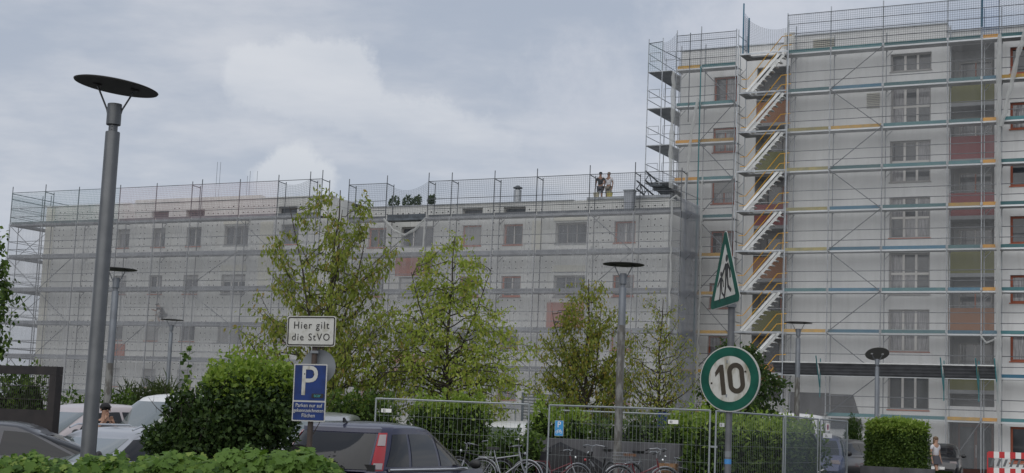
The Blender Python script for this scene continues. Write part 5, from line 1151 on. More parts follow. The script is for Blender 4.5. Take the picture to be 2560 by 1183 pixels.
# low dark wall behind the bicycles, planter wall on the right
a, b = at(1330, 1100, 39.5), at(1700, 1100, 38.0); lw_ = MB(); dx = b - a
o = lw_.box(0, math.hypot(dx.x, dx.y), 0, .25, 0, 1.22).build('garden_wall', 'concrete_dark'); o.location = (a.x, a.y, 0); o.rotation_euler = (0, 0, math.atan2(dx.y, dx.x)); tag(o, 'low dark concrete wall behind the parked bicycles', 'wall')
a, b = at(2150, 1165, 50.2), at(2332, 1172, 48.6); dx = b - a; L = math.hypot(dx.x, dx.y)
pw = thing('planter_wall', 'dark concrete planter carrying the square hedge on the right', 'planter', (a.x, a.y, 0), math.atan2(dx.y, dx.x))
for k in range(3): m = MB(); m.box(L * k / 3 + .005, L * (k + 1) / 3 - .005, 0, .2, 0, .66); m.build('panel', 'concrete_dark', pw)
m = MB(); m.box(0, L, .21, 1.6, 0, .6); m.build('soil', 'leaf_core', pw)

# ------------------------------------------------------------------ plants
def unitv(a): return a / np.maximum(np.linalg.norm(a, axis=1, keepdims=True), 1e-9)
DIAMOND = (np.array([[0, 0], [.42, -.5], [1, 0], [.42, .5]]), [(0, 1, 2), (0, 2, 3)])
CREEPER = (np.array([[0, 0], [.02, -.32], [.26, -.52], [.40, -.28], [.68, -.40], [.70, -.17], [1.0, 0], [.70, .17], [.68, .40], [.40, .28], [.26, .52], [.02, .32]]), [(0, 1, 2, 3), (0, 3, 4, 5), (0, 5, 6, 7), (0, 7, 8, 9), (0, 9, 10, 11)])
def leaf_arrays(pos, dirs, size, aspect, rs, shape=DIAMOND, normal=None, fold=.15):
    n = len(pos); d = unitv(dirs)
    nr = unitv(rs.normal(size=(n, 3)) if normal is None else normal + rs.normal(size=(n, 3)) * .45)
    w = unitv(np.cross(d, nr)); nn = np.cross(w, d); S = (size * rs.uniform(.65, 1.25, n))[:, None]
    out, tp = shape; k = len(out); V = np.empty((n, k, 3))
    for i, (a, b) in enumerate(out): V[:, i] = pos + d * (a * S) + w * (b * S * aspect) + nn * (fold * (abs(b) - .3 * a * a) * S)
    return V.reshape(-1, 3), k, tp
def leaf_object(name, V, k, tp, mat, parent, kind=None):
    n = len(V) // k; me = bpy.data.meshes.new(name); me.vertices.add(len(V)); me.vertices.foreach_set('co', V.astype(np.float32).ravel())
    base = (np.arange(n) * k)[:, None]
    if len({len(t) for t in tp}) == 1:
        T_ = np.array(tp).ravel()[None, :] + base; ln = len(tp[0]); nf = n * len(tp)
        me.loops.add(nf * ln); me.loops.foreach_set('vertex_index', T_.astype(np.int32).ravel())
        me.polygons.add(nf); me.polygons.foreach_set('loop_start', (np.arange(nf) * ln).astype(np.int32)); me.polygons.foreach_set('loop_total', np.full(nf, ln, np.int32))
    me.update(calc_edges=True); me.materials.append(MATS[mat]); o = bpy.data.objects.new(name, me); link(o, parent)
    if kind: o['kind'] = kind
    return o
def branch_path(p, d, L, n, rs, up=0.0, wob=.18):
    P = [np.array(p, float)]; d = d / np.linalg.norm(d)
    for k in range(n):
        d = d + rs.normal(size=3) * wob * .5 + np.array([0, 0, up]); d /= np.linalg.norm(d); P.append(P[-1] + d * L / n)
    return P
def tree(name, label, px, Y, prof, H, r0, mat, seed, limbs=34, twigs=10, per=9, leaf=.15, asp=.42, droop=1.0, hs0=1.6, lean=(0, 0), fork=0, rise=.55, fill=.35, twl=.55):
    rs = np.random.RandomState(seed); q = at(px, 1040, Y); root = thing(name, label, 'tree', (q.x, Y, gz(Y)), 0, 'young trees before the low block')
    hs = np.array([a for a, _ in prof]); rr = np.array([b for _, b in prof]); m = MB(); pos, dr = [], []
    cdf = np.concatenate([[0], np.cumsum((rr[1:] + rr[:-1] + .3) ** 1.6 * np.diff(hs))]); cdf = cdf / cdf[-1]
    trunk = [np.array([lean[0] * (k / 10) ** 1.5 + rs.normal() * .03 * (k > 0), lean[1] * (k / 10) + rs.normal() * .03 * (k > 0), H * .97 * k / 10]) for k in range(11)]
    trad = [r0 * (1 - .93 * (k / 10) ** .9) + .006 for k in range(11)]; m.tube(trunk, trad, 9)
    stems = [(trunk, trad)]
    for f in range(fork):
        a = f * 2.4 + rs.uniform(0, 1); k0 = 3 + f % 3; d = np.array([math.cos(a) * .45, math.sin(a) * .45, 1.0]); L = H * .97 - trunk[k0][2] - rs.uniform(.2, 1.2)
        P = branch_path(trunk[k0], d, L, 7, rs, .06, .16); R_ = [trad[k0] * .6 * (1 - .9 * i / 7) + .005 for i in range(8)]; m.tube(P, R_, 7); stems.append((P, R_))
    def spray(P, i0, rad):
        n = len(P)
        for _ in range(twigs):
            f = i0 + (n - 1.001 - i0) * rs.uniform() ** .8; i = int(f); p = P[i] + (P[i + 1] - P[i]) * (f - i)
            d = P[i + 1] - P[i]; d = d / np.linalg.norm(d) + rs.normal(size=3) * .75; Lw = twl * rs.uniform(.4, 1.2)
            Q = branch_path(p, d, Lw, 3, rs, -.08, .3); m.tube(Q, [rad * .18 + .002, .003, .002, .0015], 4, False)
            for _k in range(per):
                g_ = rs.uniform(.15, 3); j = min(int(g_), 2); c = Q[j] + (Q[j + 1] - Q[j]) * (g_ - j); pos.append(c + rs.normal(size=3) * .075); dr.append(rs.normal(size=3) * .55 + np.array([0, 0, -droop]) + (Q[j + 1] - Q[j]) * 1.2)
    for i in range(limbs):
        he = float(np.interp((i + rs.uniform()) / limbs, cdf, hs)); R_ = np.interp(he, hs, rr) * (fill + (1 - fill) * rs.uniform() ** .5)
        P0, RD = stems[rs.randint(len(stems))] if he > H * .45 else stems[0]
        zs_ = [p[2] for p in P0]; st_h = max(hs0, min(he - R_ * rise * rs.uniform(.6, 1.2), zs_[-1] - .1)); st_h = max(st_h, zs_[0] + .05)
        i_ = int(np.clip(np.searchsorted(zs_, st_h) - 1, 0, len(P0) - 2)); f = (st_h - zs_[i_]) / max(1e-6, zs_[i_ + 1] - zs_[i_]); f = min(max(f, 0), 1); p = P0[i_] + (P0[i_ + 1] - P0[i_]) * f
        a = i * 2.39996 + rs.normal() * .3; tgt = np.array([math.cos(a) * R_ + lean[0] * (he / H) ** 1.5, math.sin(a) * R_, he]); d = tgt - p; L = np.linalg.norm(d)
        if L < .15: continue
        rad = RD[i_] * .36 + .005; P = [p]; b = d.copy(); 
        for k in range(1, 7):
            t = k / 6; c = p + d * t + np.array([0, 0, .12 * L * math.sin(math.pi * t) * (1 if rise < .5 else -1)]) + rs.normal(size=3) * .035 * L; P.append(c)
        m.tube(P, [rad * (1 - .85 * k / 6) + .003 for k in range(7)], 6, False); spray(P, 1.4, rad)
    m.build('trunk', 'bark', root, smooth=True)
    V, k, tp = leaf_arrays(np.array(pos), np.array(dr), leaf, asp, rs, normal=np.tile(np.array([[0, -.55, .75]]), (len(pos), 1)) + rs.normal(size=(len(pos), 3)) * .25); leaf_object('crown', V, k, tp, mat, root)
    return root
tree('locust_tree', 'tallest drooping leafy tree rising behind the StVO plate', 792, 44.0, [(1.9, 2.2), (2.6, 2.75), (3.4, 3.0), (4.6, 2.8), (5.3, 2.0), (6.0, 2.2), (6.7, 2.1), (7.5, 1.4), (8.3, .6)], 8.5, .11, 'leaf_locust', 3, limbs=112, twigs=12, per=8, leaf=.165, asp=.40, fork=4, lean=(.35, 0), rise=.8)
tree('spring_tree', 'fresh yellow-green tree with tiered branches right of the parking sign', 1113, 44.0, [(1.6, 2.0), (2.3, 2.75), (3.1, 3.0), (3.9, 2.7), (4.6, 2.1), (5.3, 1.7), (6.2, 1.2), (7.0, .4)], 7.2, .085, 'leaf_spring', 8, limbs=96, twigs=12, per=9, leaf=.135, asp=.45, fork=2, rise=.12, droop=.7)
tree('amber_tree', 'tree with yellowing leaves left of the middle lamp pole', 1462, 50.0, [(1.7, 1.2), (2.6, 1.75), (3.6, 1.9), (4.6, 1.6), (5.6, 1.0), (6.5, .3)], 6.7, .09, 'leaf_amber', 14, limbs=90, twigs=11, per=9, leaf=.14, asp=.42, fork=3, rise=.7)
tree('thin_tree', 'sparse thin tree between the lamp pole and the round sign', 1645, 49.0, [(1.8, 1.3), (2.8, 1.5), (3.8, 1.2), (4.8, .9), (5.8, .4)], 6.0, .075, 'leaf_amber', 22, limbs=52, twigs=9, per=6, leaf=.12, asp=.4, rise=.9, twl=.6)
tree('dark_tree', 'dark green dense tree behind the round 10 sign', 1850, 53.0, [(1.2, 1.3), (2.0, 1.7), (2.8, 1.75), (3.8, 1.3), (4.6, .7)], 4.9, .08, 'leaf_dark', 31, limbs=60, twigs=11, per=13, leaf=.15, asp=.6, rise=.2, droop=.4, hs0=.7)
tree('edge_tree', 'dark leafy tree cut by the left picture edge', -92, 41.0, [(2.8, .9), (3.6, 1.2), (4.6, 1.1), (5.4, .9), (6.2, .5)], 6.4, .12, 'leaf_hornbeam', 41, limbs=48, twigs=10, per=11, leaf=.16, asp=.6, rise=.3, droop=.5, hs0=2.2)

def bush(name, label, cat, blobs, n, leaf, mat, seed, asp=.55, group=None, core=True, stems=0, out=.55, spread=(.80, 1.08), up=.25, base=None, top_mat=None, shoots=0):
    """blobs: (centre, radii) in world coordinates"""
    rs = np.random.RandomState(seed); c0 = Vector(blobs[0][0]) if base is None else Vector(base); root = thing(name, label, cat, (c0.x, c0.y, gz(c0.y)), 0, group); off = np.array(root.location)
    B = [(np.array(c) - off, np.array(r)) for c, r in blobs]; ar = np.array([r[0] * r[2] + r[0] * r[1] for _, r in B]); cnt = (n * ar / ar.sum()).astype(int); pos, nor = [], []
    for i, ((c, r), k) in enumerate(zip(B, cnt)):
        d = unitv(rs.normal(size=(k, 3))); lump = 1 + .14 * np.sin(d[:, 0] * 7 + i) * np.sin(d[:, 2] * 6 + 2 * i) + .08 * np.sin(d[:, 0] * 17 + d[:, 2] * 13)
        p = c + d * r * (rs.uniform(*spread, k) * lump)[:, None]; keep = p[:, 2] > .03
        for j, (c2, r2) in enumerate(B):
            if j != i: keep &= (((p - c2) / r2) ** 2).sum(1) > .72
        pos.append(p[keep]); nor.append(d[keep])
    pos, nor = np.vstack(pos), np.vstack(nor)
    if shoots:
        top = pos[np.argsort(-(pos[:, 2] + rs.normal(size=len(pos)) * .12))[:len(pos) // 4]]; ex = []
        for _ in range(shoots):
            q = top[rs.randint(len(top))]; L = rs.uniform(.08, .36); d = np.array([rs.normal() * .3, rs.normal() * .3, 1.0])
            for f in np.linspace(0, 1, 9): ex.append(q + d * L * f + rs.normal(size=3) * .022)
        ex = np.array(ex); pos = np.vstack([pos, ex]); nor = np.vstack([nor, unitv(rs.normal(size=ex.shape))])
    dirs = nor * out + rs.normal(size=pos.shape) * .6 + np.array([0, 0, up])
    V, k, tp = leaf_arrays(pos, dirs, leaf, asp, rs, normal=nor * .6 + np.array([0, 0, .5])); 
    if top_mat:
        hz = np.array([p[2] for p in pos]); zt = np.percentile(hz, 74); sel = (hz > zt + rs.normal(size=len(hz)) * .12); idx = np.repeat(sel, k)
        leaf_object('top_leaves', V[idx], k, tp, top_mat, root); V = V[~idx]  # highest leaves get the lighter leaf colour, for contrast with the darker lower ones
    leaf_object('foliage', V, k, tp, mat, root)
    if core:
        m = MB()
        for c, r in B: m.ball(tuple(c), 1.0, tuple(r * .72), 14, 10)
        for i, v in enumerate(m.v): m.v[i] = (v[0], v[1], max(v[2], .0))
        m.build('inner_branches', 'leaf_core', root, smooth=True)  # added solid dark blobs that block the view through the leaves, no branches
    if stems:
        m = MB()
        for _ in range(stems):
            c, r = B[rs.randint(len(B))]; p = branch_path((c[0] + rs.uniform(-.5, .5) * r[0], c[1] + rs.uniform(-.5, .5) * r[1], 0.0), np.array([rs.normal() * .2, rs.normal() * .2, 1]), (c[2] + r[2]) * .95, 5, rs, .02); m.tube(p, [.018, .015, .012, .009, .006, .003], 5)
        m.build('stem', 'twig_dark', root)
    return root
def wp(px, py, Y): q = at(px, py, Y); return (q.x, q.y, q.z)
# big bush between silver car and people carrier
Yb = 20.5; k_ = Yb / FPX
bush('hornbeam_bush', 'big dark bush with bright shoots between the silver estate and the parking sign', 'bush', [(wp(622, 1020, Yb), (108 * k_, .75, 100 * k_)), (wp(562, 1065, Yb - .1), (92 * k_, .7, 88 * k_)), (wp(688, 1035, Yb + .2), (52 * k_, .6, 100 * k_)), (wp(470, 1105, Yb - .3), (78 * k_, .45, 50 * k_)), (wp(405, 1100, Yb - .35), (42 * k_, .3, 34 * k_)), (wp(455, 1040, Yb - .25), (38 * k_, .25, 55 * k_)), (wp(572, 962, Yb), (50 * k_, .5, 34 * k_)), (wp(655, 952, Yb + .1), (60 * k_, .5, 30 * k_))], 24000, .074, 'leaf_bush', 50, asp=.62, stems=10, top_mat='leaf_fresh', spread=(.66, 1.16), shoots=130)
# dead twigs left of the bush
rs = np.random.RandomState(9); tw = thing('dead_shrub', 'bare dark twigs beside the big bush', 'shrub', (wp(425, 1000, 20.2)[0], 20.2, gz(20)), 0); m = MB(); z0 = wp(430, 1040, 20.2)[2] - gz(20)
stem = branch_path((0.03, 0, 0), np.array([.03, 0, 1]), z0, 4, rs, .05, .05); m.tube(stem, [.02, .018, .016, .014, .012], 6)
for i in range(16):
    P = branch_path(stem[-1] + np.array([rs.uniform(-.05, .2), 0, rs.uniform(-.1, .1)]), np.array([rs.uniform(-.6, 1.0), rs.normal() * .3, .7]), rs.uniform(.25, .55), 5, rs, .03, .35); m.tube(P, [.008, .007, .006, .005, .003, .002], 5)
    for j in range(4):
        Q = branch_path(P[1 + j], rs.normal(size=3) + np.array([0, 0, .5]), rs.uniform(.06, .16), 3, rs, 0, .4); m.tube(Q, [.004, .003, .002, .0015], 4)
m.build('twigs', 'twig_dark', tw)
bush('young_shoot', 'slender upright shoot with a few round leaves above the dead twigs', 'plant', [(wp(466, 925, 20.0), (.05, .05, .28)), (wp(462, 985, 20.0), (.03, .03, .2))], 46, .085, 'leaf_hornbeam', 77, asp=.8, core=False, stems=2)
# shrubs along the car park's far side
G1 = 'shrubs around the car park'
def row(name, label, x0, x1, ytop, Y, seed, mat='leaf_hornbeam', leaf=.12, n=2600, asp=.55, step=45, jit=10, top_mat=None, depth=.7):
    r = random.Random(seed); k = Y / FPX; bl = []; x = x0
    while x <= x1:
        yt = ytop + r.uniform(-jit, jit); top = at(x, yt, Y).z; h = top / 2; bl.append(((at(x, yt, Y).x, Y + r.uniform(-.2, .2), h), (step * k * .85, depth, h))); x += step
    return bush(name, label, 'hedge' if 'hedge' in name else 'shrub', bl, n, leaf, mat, seed, asp=asp, group=G1, top_mat=top_mat)
row('evergreen_shrub', 'low dark shrub row behind the cars on the left', 185, 320, 985, 37, 61, n=3000)
row('reed_clump', 'tall grey-green grassy clump before the left block', 330, 420, 968, 39, 62, 'leaf_reed', leaf=.34, asp=.07, n=3200, step=30)
row('evergreen_shrub', 'shrub behind the enclosure at the left edge', -60, 130, 925, 27.5, 63, 'leaf_hornbeam', n=4200, step=50, jit=4, leaf=.10)
row('clipped_hedge', 'dark clipped hedge right of the parking sign behind the car roof', 845, 1000, 985, 39, 64, 'leaf_hornbeam', n=4200, step=40, jit=4, depth=.6)
row('ivy_column', 'leafy column under the tiered spring tree behind the fence', 1060, 1235, 988, 40, 65, 'leaf_hornbeam', n=5200, step=44, jit=8, top_mat='leaf_fresh')
row('garden_shrub', 'light green shrub in the gap between the two front fence panels', 1255, 1345, 1083, 37.5, 66, 'leaf_hornbeam', n=2000, step=38, jit=6)
row('garden_shrub', 'bushy shrub behind the bicycle parking sign', 1355, 1480, 1012, 40.5, 67, 'leaf_hornbeam', n=4200, step=42, jit=10, top_mat='leaf_fresh')
row('garden_shrub', 'low mixed shrubs beyond the rear fence under the lamp', 1500, 1690, 1035, 45.5, 68, 'leaf_hornbeam', n=3800, step=44, jit=10)
row('ivy_hedge', 'yellow-green ivy hedge behind the fence left of the round sign', 1690, 1790, 1030, 39, 69, 'leaf_hornbeam', n=4200, step=36, jit=6, top_mat='leaf_fresh')
bl = []; rr_ = random.Random(70)
for i in range(8):
    f = i / 7; Y = 33.6 + 5.6 * f; x = 1800 + 240 * f; zt = at(x, 1030 + 25 * f, Y).z + rr_.uniform(-.03, .08); bl.append(((at(x, 1040, Y).x - .1, Y + .75, zt / 2), (.55, .55, zt / 2)))
bush('ivy_hedge', 'long ivy hedge growing through the fence right of the round sign', 'hedge', bl, 8000, .13, 'leaf_hornbeam', 71, asp=.5, group=G1, top_mat='leaf_fresh')
# conifer and square hedge on the right
row('small_conifer', 'small dark conifer left of the square hedge', 2135, 2155, 1052, 57, 72, 'leaf_dark', leaf=.16, asp=.2, n=2600, step=22, jit=3, depth=.5)
rs = np.random.RandomState(73); a, b = at(2168, 1060, 50.4), at(2272, 1060, 49.3); dx = b - a; L = math.hypot(dx.x, dx.y); hd_ = thing('square_hedge', 'square clipped hornbeam hedge in the dark planter', 'hedge', (a.x, a.y, 0), math.atan2(dx.y, dx.x), G1); zt = at(2240, 1046, 49.7).z - .2
n = 14000; p = np.stack([rs.uniform(-.05, L, n), rs.uniform(.0, 1.35, n), rs.uniform(.62, zt, n)], 1); face = rs.randint(0, 4, n); nor = np.zeros((n, 3))
p[face <= 1, 1] = rs.normal(.03, .06, (face <= 1).sum()) + .07 * np.sin(p[face <= 1, 0] * 5) * np.sin(p[face <= 1, 2] * 7); nor[face <= 1] = (0, -1, .2); p[face == 2, 2] = zt + rs.normal(0, .05, (face == 2).sum()) + .10 * np.abs(np.sin(p[face == 2, 0] * 2.3)); nor[face == 2] = (0, -.2, 1)
lf = face == 3; p[lf, 0] = np.where(rs.uniform(size=lf.sum()) < .5, rs.normal(-.03, .04, lf.sum()), rs.normal(L, .05, lf.sum())); nor[lf] = (0, -.5, .3)
V, k, tp = leaf_arrays(p, nor * .6 + rs.normal(size=p.shape) * .7 + np.array([0, 0, -.1]), .10, .55, rs, normal=nor * .6); sel = np.repeat(p[:, 2] > zt - .12 - .25 * rs.uniform(size=n), k)
leaf_object('foliage', V[~sel], k, tp, 'leaf_hornbeam', hd_); leaf_object('top_leaves', V[sel], k, tp, 'leaf_fresh', hd_)  # leaves near the top take the lighter colour, those below the darker
box(hd_, 'inner_branches', (L / 2, .7, (zt + .6) / 2 - .03), (L - .1, 1.2, zt - .68), 'leaf_core')  # added solid dark block inside the hedge, closes the gaps between leaves
# roof plants on the low block
for i, (px, w, lab) in enumerate(((985, 26, 'leftmost leafy pot plant on the low roof terrace'), (1018, 22, 'second leafy plant on the low roof terrace'), (1042, 18, 'third leafy plant on the low roof terrace, low'), (1077, 12, 'small round plant right of the post on the low roof'))):
    q = facade_pt(72.6, px, 505); P = bp(q[0], 72.6, 13.6); k = 72.6 / FPX * .95
    rt = bush('roof_plant', lab, 'plant', [(tuple(P + Vector((0, 0, .34 if i != 3 else .45))), (w * k * .55, .25, .32 if i != 3 else .22)), (tuple(P + Vector((.12, 0, .5))), (w * k * .3, .2, .22))], 420, .15, 'leaf_dark', 90 + i, core=False, group='plants on the low roof', base=(P.x, P.y, 0))
    rt.location.z = 0
# creeper hedge across the foreground: the 300 leaves that show largest are single leaves, the rest one mass
rs = np.random.RandomState(101); hg = thing('creeper_hedge', 'bright green creeper hedge across the bottom left foreground', 'hedge', (at(420, 1150, 15).x, 15.0, gz(15)), 0); ox = hg.location.x
pts, nor = [], []
def topz(x, t):   # crest of the hedge at world x, t = 0 front .. 1 back
    px = 1280 + x / 15.0 * FPX - 45
    c = np.interp(px, [-200, 0, 150, 350, 520, 640, 720, 790, 830, 862], [1137, 1133, 1141, 1134, 1128, 1122, 1119, 1138, 1155, 1185]); hz = 1063.5 + (px - 1280) * .042
    return 1.455 - (c - hz) / FPX * 15.2 + .035 * np.sin(x * 9) + .02 * np.sin(x * 23 + t * 5)
xa, xb = at(-150, 1150, 15).x, at(872, 1150, 15).x
for _ in range(3000):
    x = rs.uniform(xa, xb); t = rs.uniform() ** 1.0; z = topz(x, t) - .05 * (2 * t - 1) ** 2 + rs.normal() * .022; pts.append((x, 14.75 + .75 * t, z)); nor.append((rs.normal() * .2, -.55 + .3 * t, .9))
for _ in range(4200):
    x = rs.uniform(xa, xb); z = topz(x, 0) - rs.uniform(0, .75) - .03; pts.append((x, 14.72 + rs.normal() * .05 - .06 * (topz(x, 0) - z), z)); nor.append((rs.normal() * .25, -1, .35))
for _ in range(900):
    z = rs.uniform(.1, 1.0); t = rs.uniform(); x = xb - .03 + rs.normal() * .04 - .1 * (z > .8); 
    if z < topz(min(x, xb - .1), 0) + .02: pts.append((x, 14.75 + .75 * t, z)); nor.append((1, -.4, .3))
pts, nor = np.array(pts), np.array(nor); pts[:, 0] -= ox; pts[:, 1] -= 15.0; pts[:, 2] -= gz(15)
order = np.argsort(-(pts[:, 2] * 1.0 - pts[:, 1] * .55 + rs.normal(size=len(pts)) * .06) + 10 * ((pts[:, 0] + ox) < at(0, 1150, 15).x)); big, rest = order[:300], order[300:]
dirs = nor * .25 + np.array([0, -.35, -.75]) + rs.normal(size=nor.shape) * .4
V, k, tp = leaf_arrays(pts[rest], dirs[rest], .076, 1.0, rs, CREEPER, normal=nor[rest] * 2, fold=.12); leaf_object('leaf_mass', V, k, tp, 'leaf_creeper', hg, kind='stuff')
protos = []
for i in range(8):
    V, k, tp = leaf_arrays(np.zeros((1, 3)), np.array([[0, -1., 0.]]), .086, rs.uniform(.9, 1.1), rs, CREEPER, normal=np.array([[0, 0, 9.]]), fold=rs.uniform(.02, .25)); o = leaf_object('leaf', V, k, tp, 'leaf_creeper', None); protos.append(o.data); bpy.data.objects.remove(o)
for i, ii in enumerate(big):
    o = bpy.data.objects.new('leaf', protos[i % 8]); link(o, hg); d = Vector(dirs[ii]).normalized(); nn = Vector(nor[ii] + rs.normal(size=3) * .25); x = (-d).cross(nn).normalized(); z = x.cross(-d).normalized(); s = rs.uniform(.8, 1.35)
    o.matrix_local = Matrix.Translation(Vector(pts[ii]) + nn.normalized() * .02) @ Matrix(((x.x, -d.x, z.x, 0), (x.y, -d.y, z.y, 0), (x.z, -d.z, z.z, 0), (0, 0, 0, 1))) @ Matrix.Scale(s, 4)
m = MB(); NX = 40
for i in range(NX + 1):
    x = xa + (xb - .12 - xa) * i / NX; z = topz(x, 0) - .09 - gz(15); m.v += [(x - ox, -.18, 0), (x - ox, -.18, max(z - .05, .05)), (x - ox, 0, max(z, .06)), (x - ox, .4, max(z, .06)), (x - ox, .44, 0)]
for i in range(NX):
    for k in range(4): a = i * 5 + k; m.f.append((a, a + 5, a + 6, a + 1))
m.f.append((NX * 5, NX * 5 + 1, NX * 5 + 2, NX * 5 + 3, NX * 5 + 4)); m.build('inner_branches', 'leaf_core', hg)  # added solid dark shell under the leaves, keeps the hedge from being see-through

# ------------------------------------------------------------------ people
def skin(name, joints, edges, radii, mat, parent, root=0, sub=1):
    names = list(joints); me = bpy.data.meshes.new(name); me.from_pydata([joints[n_] for n_ in names], [(names.index(a), names.index(b)) for a, b in edges], [])
    o = bpy.data.objects.new(name, me); COL.objects.link(o); md = o.modifiers.new('s', 'SKIN'); md.use_smooth_shade = True; md.branch_smoothing = .4
    for i, n_ in enumerate(names):
        r_ = radii[n_]; me.skin_vertices[0].data[i].radius = r_ if isinstance(r_, tuple) else (r_, r_); me.skin_vertices[0].data[i].use_root = (i == root)
    sd = o.modifiers.new('d', 'SUBSURF'); sd.levels = sub; sd.render_levels = sub
    dg = bpy.context.evaluated_depsgraph_get(); dg.update(); me2 = bpy.data.meshes.new_from_object(o.evaluated_get(dg)); bpy.data.objects.remove(o)
    me2.name = name; me2.materials.clear(); me2.materials.append(MATS[mat]); q = bpy.data.objects.new(name, me2); return link(q, parent)
def person(label, loc, rz, pose, skinm, tops, bottoms, hair, hairm, group=None, long_sleeve=False, skirt=False, cap=None, long_hair=False):
    r = thing('person', label, 'person', loc, rz, group); J = dict(pose); E_ = [('pelvis', 'spine'), ('spine', 'chest'), ('chest', 'neck'), ('neck', 'head'), ('head', 'crown')]
    rad = dict(pelvis=(.15, .11), spine=(.125, .095), chest=(.16, .11), neck=.055, head=(.078, .095), crown=.06)
    for s in 'lr':
        E_ += [('chest', 'sh' + s), ('sh' + s, 'el' + s), ('el' + s, 'wr' + s), ('wr' + s, 'pa' + s), ('pelvis', 'hi' + s), ('hi' + s, 'kn' + s), ('kn' + s, 'an' + s), ('an' + s, 'to' + s)]
        rad.update({'sh' + s: .058, 'el' + s: .042, 'wr' + s: .028, 'pa' + s: (.036, .02), 'hi' + s: .088, 'kn' + s: .056, 'an' + s: .04, 'to' + s: .032})
        w, p = Vector(J['wr' + s]), Vector(J['pa' + s]); d = (p - w).normalized(); sd = d.cross(Vector((0, 1, 0)))
        sd = sd.normalized() if sd.length > .1 else Vector((0, 0, 1))
        for k in range(4):
            o_ = sd * (.024 - .016 * k); L = (.055, .068, .064, .05)[k]; J[f'f{k}{s}'] = p + o_ + d * .035; J[f'g{k}{s}'] = p + o_ * 1.1 + d * (.035 + L) + Vector((0, -.012, 0)); E_ += [('pa' + s, f'f{k}{s}'), (f'f{k}{s}', f'g{k}{s}')]; rad[f'f{k}{s}'] = .0095; rad[f'g{k}{s}'] = .008
        J['th' + s] = w.lerp(p, .5) + sd * .045 + d * .02; J['ti' + s] = J['th' + s] + d * .04 + sd * .012; E_ += [('wr' + s, 'th' + s), ('th' + s, 'ti' + s)]; rad['th' + s] = .011; rad['ti' + s] = .009
    skin('body', J, E_, rad, skinm, r)
    h = Vector(J['head']); up = (Vector(J['crown']) - h).normalized(); ch = Vector(J['chest']); fw = up.cross(Vector((1, 0, 0))); fw = -fw if fw.y > 0 else fw; fw.normalize(); side = up.cross(fw)
    m = MB(); m.ball(tuple(h + fw * .098 - up * .012), .016, (.8, 1, 1.4), 8, 6); m.build('nose', skinm, r, smooth=True)
    for s in (-1, 1):
        m = MB(); m.ball(tuple(h + fw * .082 + side * .034 * s + up * .022), .011, n=8, m=5); m.build('eye', 'hair_dark', r); m = MB(); m.ball(tuple(h + side * .086 * s), .022, (.4, .8, 1.3), 8, 6); m.build('ear', skinm, r, smooth=True)
    m = MB(); m.tube([h + fw * .09 + side * .025 - up * .05, h + fw * .093 - up * .052, h + fw * .09 - side * .025 - up * .05], .006, 5); m.build('mouth', 'panel_red', r)
    m = MB(); m.ball((0, 0, 0), 1, (.096, .112, .085), 14, 8); m.build('hair' if not cap else 'cap', hairm if not cap else cap, r, smooth=True, mtx=Matrix.Translation(h + up * .052 - fw * .015))
    if cap:
        m = MB(); m.prism([(.07 * math.cos(R2(a)), .12 * math.sin(R2(a))) for a in range(0, 181, 15)], -.008, .008); m.build('cap_peak', cap, r, mtx=Matrix.Translation(h + fw * .08 + up * .05) @ Matrix.Rotation(R2(90), 4, 'X'))
    if long_hair:
        skin('long_hair', dict(a=h + up * .05 - fw * .03, b=h - fw * .07 - up * .06, c=h - fw * .11 - up * .24, d=h - fw * .12 - up * .42), [('a', 'b'), ('b', 'c'), ('c', 'd')], dict(a=.085, b=(.095, .06), c=(.10, .045), d=(.07, .02)), hairm, r)
    tj = {k: J[k] for k in ('pelvis', 'spine', 'chest', 'shl', 'shr', 'ell', 'elr')}; tj['pelvis'] = tuple(Vector(J['pelvis']) + Vector((0, 0, .02))); tj['nk'] = tuple(Vector(J['chest']).lerp(Vector(J['neck']), .6))
    for s in 'lr': tj['el' + s] = tuple(Vector(J['sh' + s]).lerp(Vector(J['el' + s]), .62))
    skin('shirt', tj, [('pelvis', 'spine'), ('spine', 'chest'), ('chest', 'nk'), ('chest', 'shl'), ('chest', 'shr'), ('shl', 'ell'), ('shr', 'elr')], dict(pelvis=(.172, .13), spine=(.152, .118), chest=(.178, .128), nk=.07, shl=.078, shr=.078, ell=.066, elr=.066), tops, r)
    if skirt:
        P = Vector(J['pelvis']); m = MB(); m.lathe([(.14, .08), (.17, 0), (.24, -.24), (.235, -.25)], 20, tuple(P)); m.build('skirt', bottoms, r, smooth=True)
    else:
        bj = {k: J[k] for k in ('pelvis', 'hil', 'hir')}
        for s in 'lr': bj['kn' + s] = tuple(Vector(J['hi' + s]).lerp(Vector(J['kn' + s]), .92))
        skin('shorts', bj, [('pelvis', 'hil'), ('pelvis', 'hir'), ('hil', 'knl'), ('hir', 'knr')], dict(pelvis=(.165, .125), hil=.112, hir=.112, knl=.088, knr=.088), bottoms, r)
    for s in 'lr':
        a, t = Vector(J['an' + s]), Vector(J['to' + s]); skin('shoe', dict(a=a + Vector((0, .03, -.03)), b=a.lerp(t, .5) + Vector((0, 0, -.01)), c=t), [('a', 'b'), ('b', 'c')], dict(a=.05, b=.05, c=.042), 'cloth_black', r)
    return r
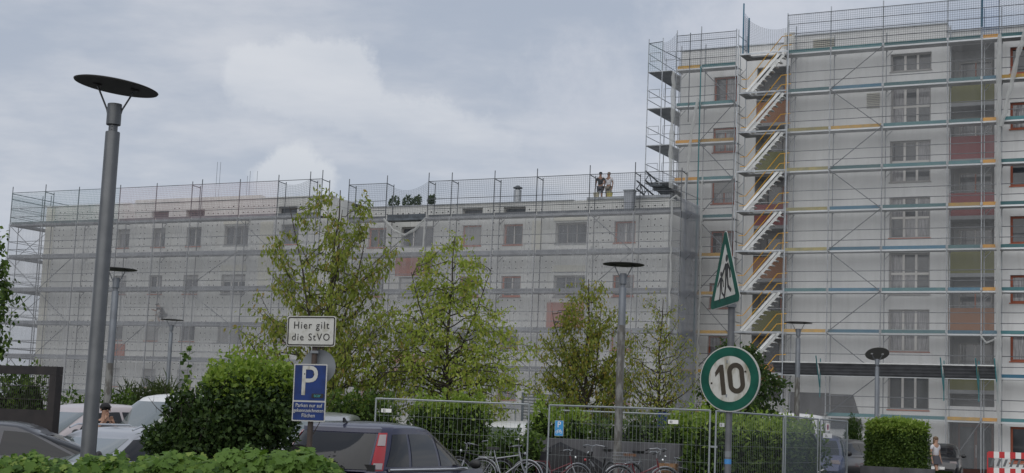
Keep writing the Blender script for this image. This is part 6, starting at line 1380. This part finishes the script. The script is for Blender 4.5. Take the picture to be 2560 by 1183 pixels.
STAND = dict(pelvis=(0, 0, .96), spine=(0, 0, 1.13), chest=(0, 0, 1.34), neck=(0, -.01, 1.50), head=(0, -.02, 1.63), crown=(0, -.01, 1.72), shl=(-.18, 0, 1.42), ell=(-.25, .03, 1.14), wrl=(-.26, -.05, .89), pal=(-.265, -.07, .82), shr=(.18, 0, 1.42), elr=(.24, .03, 1.14), wrr=(.23, -.06, .89), par=(.225, -.08, .82), hil=(-.09, 0, .90), knl=(-.11, -.02, .50), anl=(-.11, .02, .09), tol=(-.13, -.15, .04), hir=(.09, 0, .90), knr=(.12, -.02, .50), anr=(.13, .02, .09), tor=(.15, -.15, .04))
GP = 'workers on the low block'
zr = 13.505
q = facade_pt(72.6, 1500, 488); P = bp(q[0], 72.6, zr); person('worker in black T-shirt and shorts standing on the low roof edge', P, -ALPHA + .2, dict(STAND, knr=(.10, -.06, .50), elr=(.22, -.06, 1.16), wrr=(.15, -.22, 1.02), par=(.12, -.27, .98)), 'skin_tan', 'cloth_black', 'cloth_grey', 1, 'hair_dark', GP, cap='cloth_black')
q = facade_pt(72.75, 1521, 488); P = bp(q[0], 72.75, zr); person('worker in white T-shirt and khaki shorts on the low roof edge', P, -ALPHA - .1, dict(STAND), 'skin_tan', 'cloth_white', 'cloth_khaki', 1, 'hair_brown', GP)
CR = dict(pelvis=(.18, 0, .62), spine=(.10, 0, .76), chest=(-.08, 0, .95), neck=(-.22, 0, 1.05), head=(-.31, -.01, 1.13), crown=(-.36, -.01, 1.21), shl=(-.08, -.17, 1.0), ell=(-.28, -.2, .80), wrl=(-.50, -.16, .86), pal=(-.57, -.15, .88), shr=(-.08, .17, 1.0), elr=(-.25, .2, .78), wrr=(-.42, .14, .64), par=(-.48, .12, .6), hil=(.16, -.09, .58), knl=(-.14, -.12, .42), anl=(.06, -.12, .09), tol=(-.10, -.13, .04), hir=(.16, .09, .58), knr=(-.10, .14, .36), anr=(.16, .14, .09), tor=(0, .15, .04))
q = facade_pt(68.65, 402, 805); P = bp(q[0], 68.65, SL[2] + .01); person('worker in dark clothes crouching on the scaffold of the left block', P, -ALPHA, CR, 'skin_tan', 'cloth_black', 'cloth_black', 1, 'hair_dark', GP, cap='cloth_black')
pk = thing('paint_tub', 'pale tub on the scaffold deck beside the crouching worker', 'tub', bp(q[0] - .75, 68.65, SL[2] + .01), 0)
m = MB(); m.lathe([(.15, 0), (.17, .26), (.175, .28), (.16, .27), (.13, .03)], 16); m.build('pail', 'bucket_cream', pk, smooth=True); m = MB(); m.lathe([(.176, .2), (.176, .22)], 16); m.build('rim', 'white_paint', pk)
q = at(264, 1010, 27.0); person('man in black cap and dark shirt between the parked cars, hand at his face', (q.x, 27.0, gz(27)), R2(35), dict(STAND, ell=(-.24, -.12, 1.2), wrl=(-.08, -.2, 1.44), pal=(-.05, -.19, 1.5), elr=(.24, -.12, 1.2), wrr=(.10, -.25, 1.38), par=(.06, -.26, 1.44)), 'skin', 'cloth_black', 'cloth_grey', 1, 'hair_dark', None, cap='cloth_black')
q = at(2339, 1100, 57.0); person('woman with long brown hair in pale top and short dark skirt beside the square hedge', (q.x, 57.0, 0), R2(35), dict(STAND, knl=(-.09, -.14, .52), anl=(-.09, -.16, .10), tol=(-.09, -.33, .06), knr=(.09, .04, .50), anr=(.10, .2, .12), tor=(.1, .06, .03)), 'skin', 'cloth_white', 'cloth_grey', 1, 'hair_brown', None, skirt=True, long_hair=True)
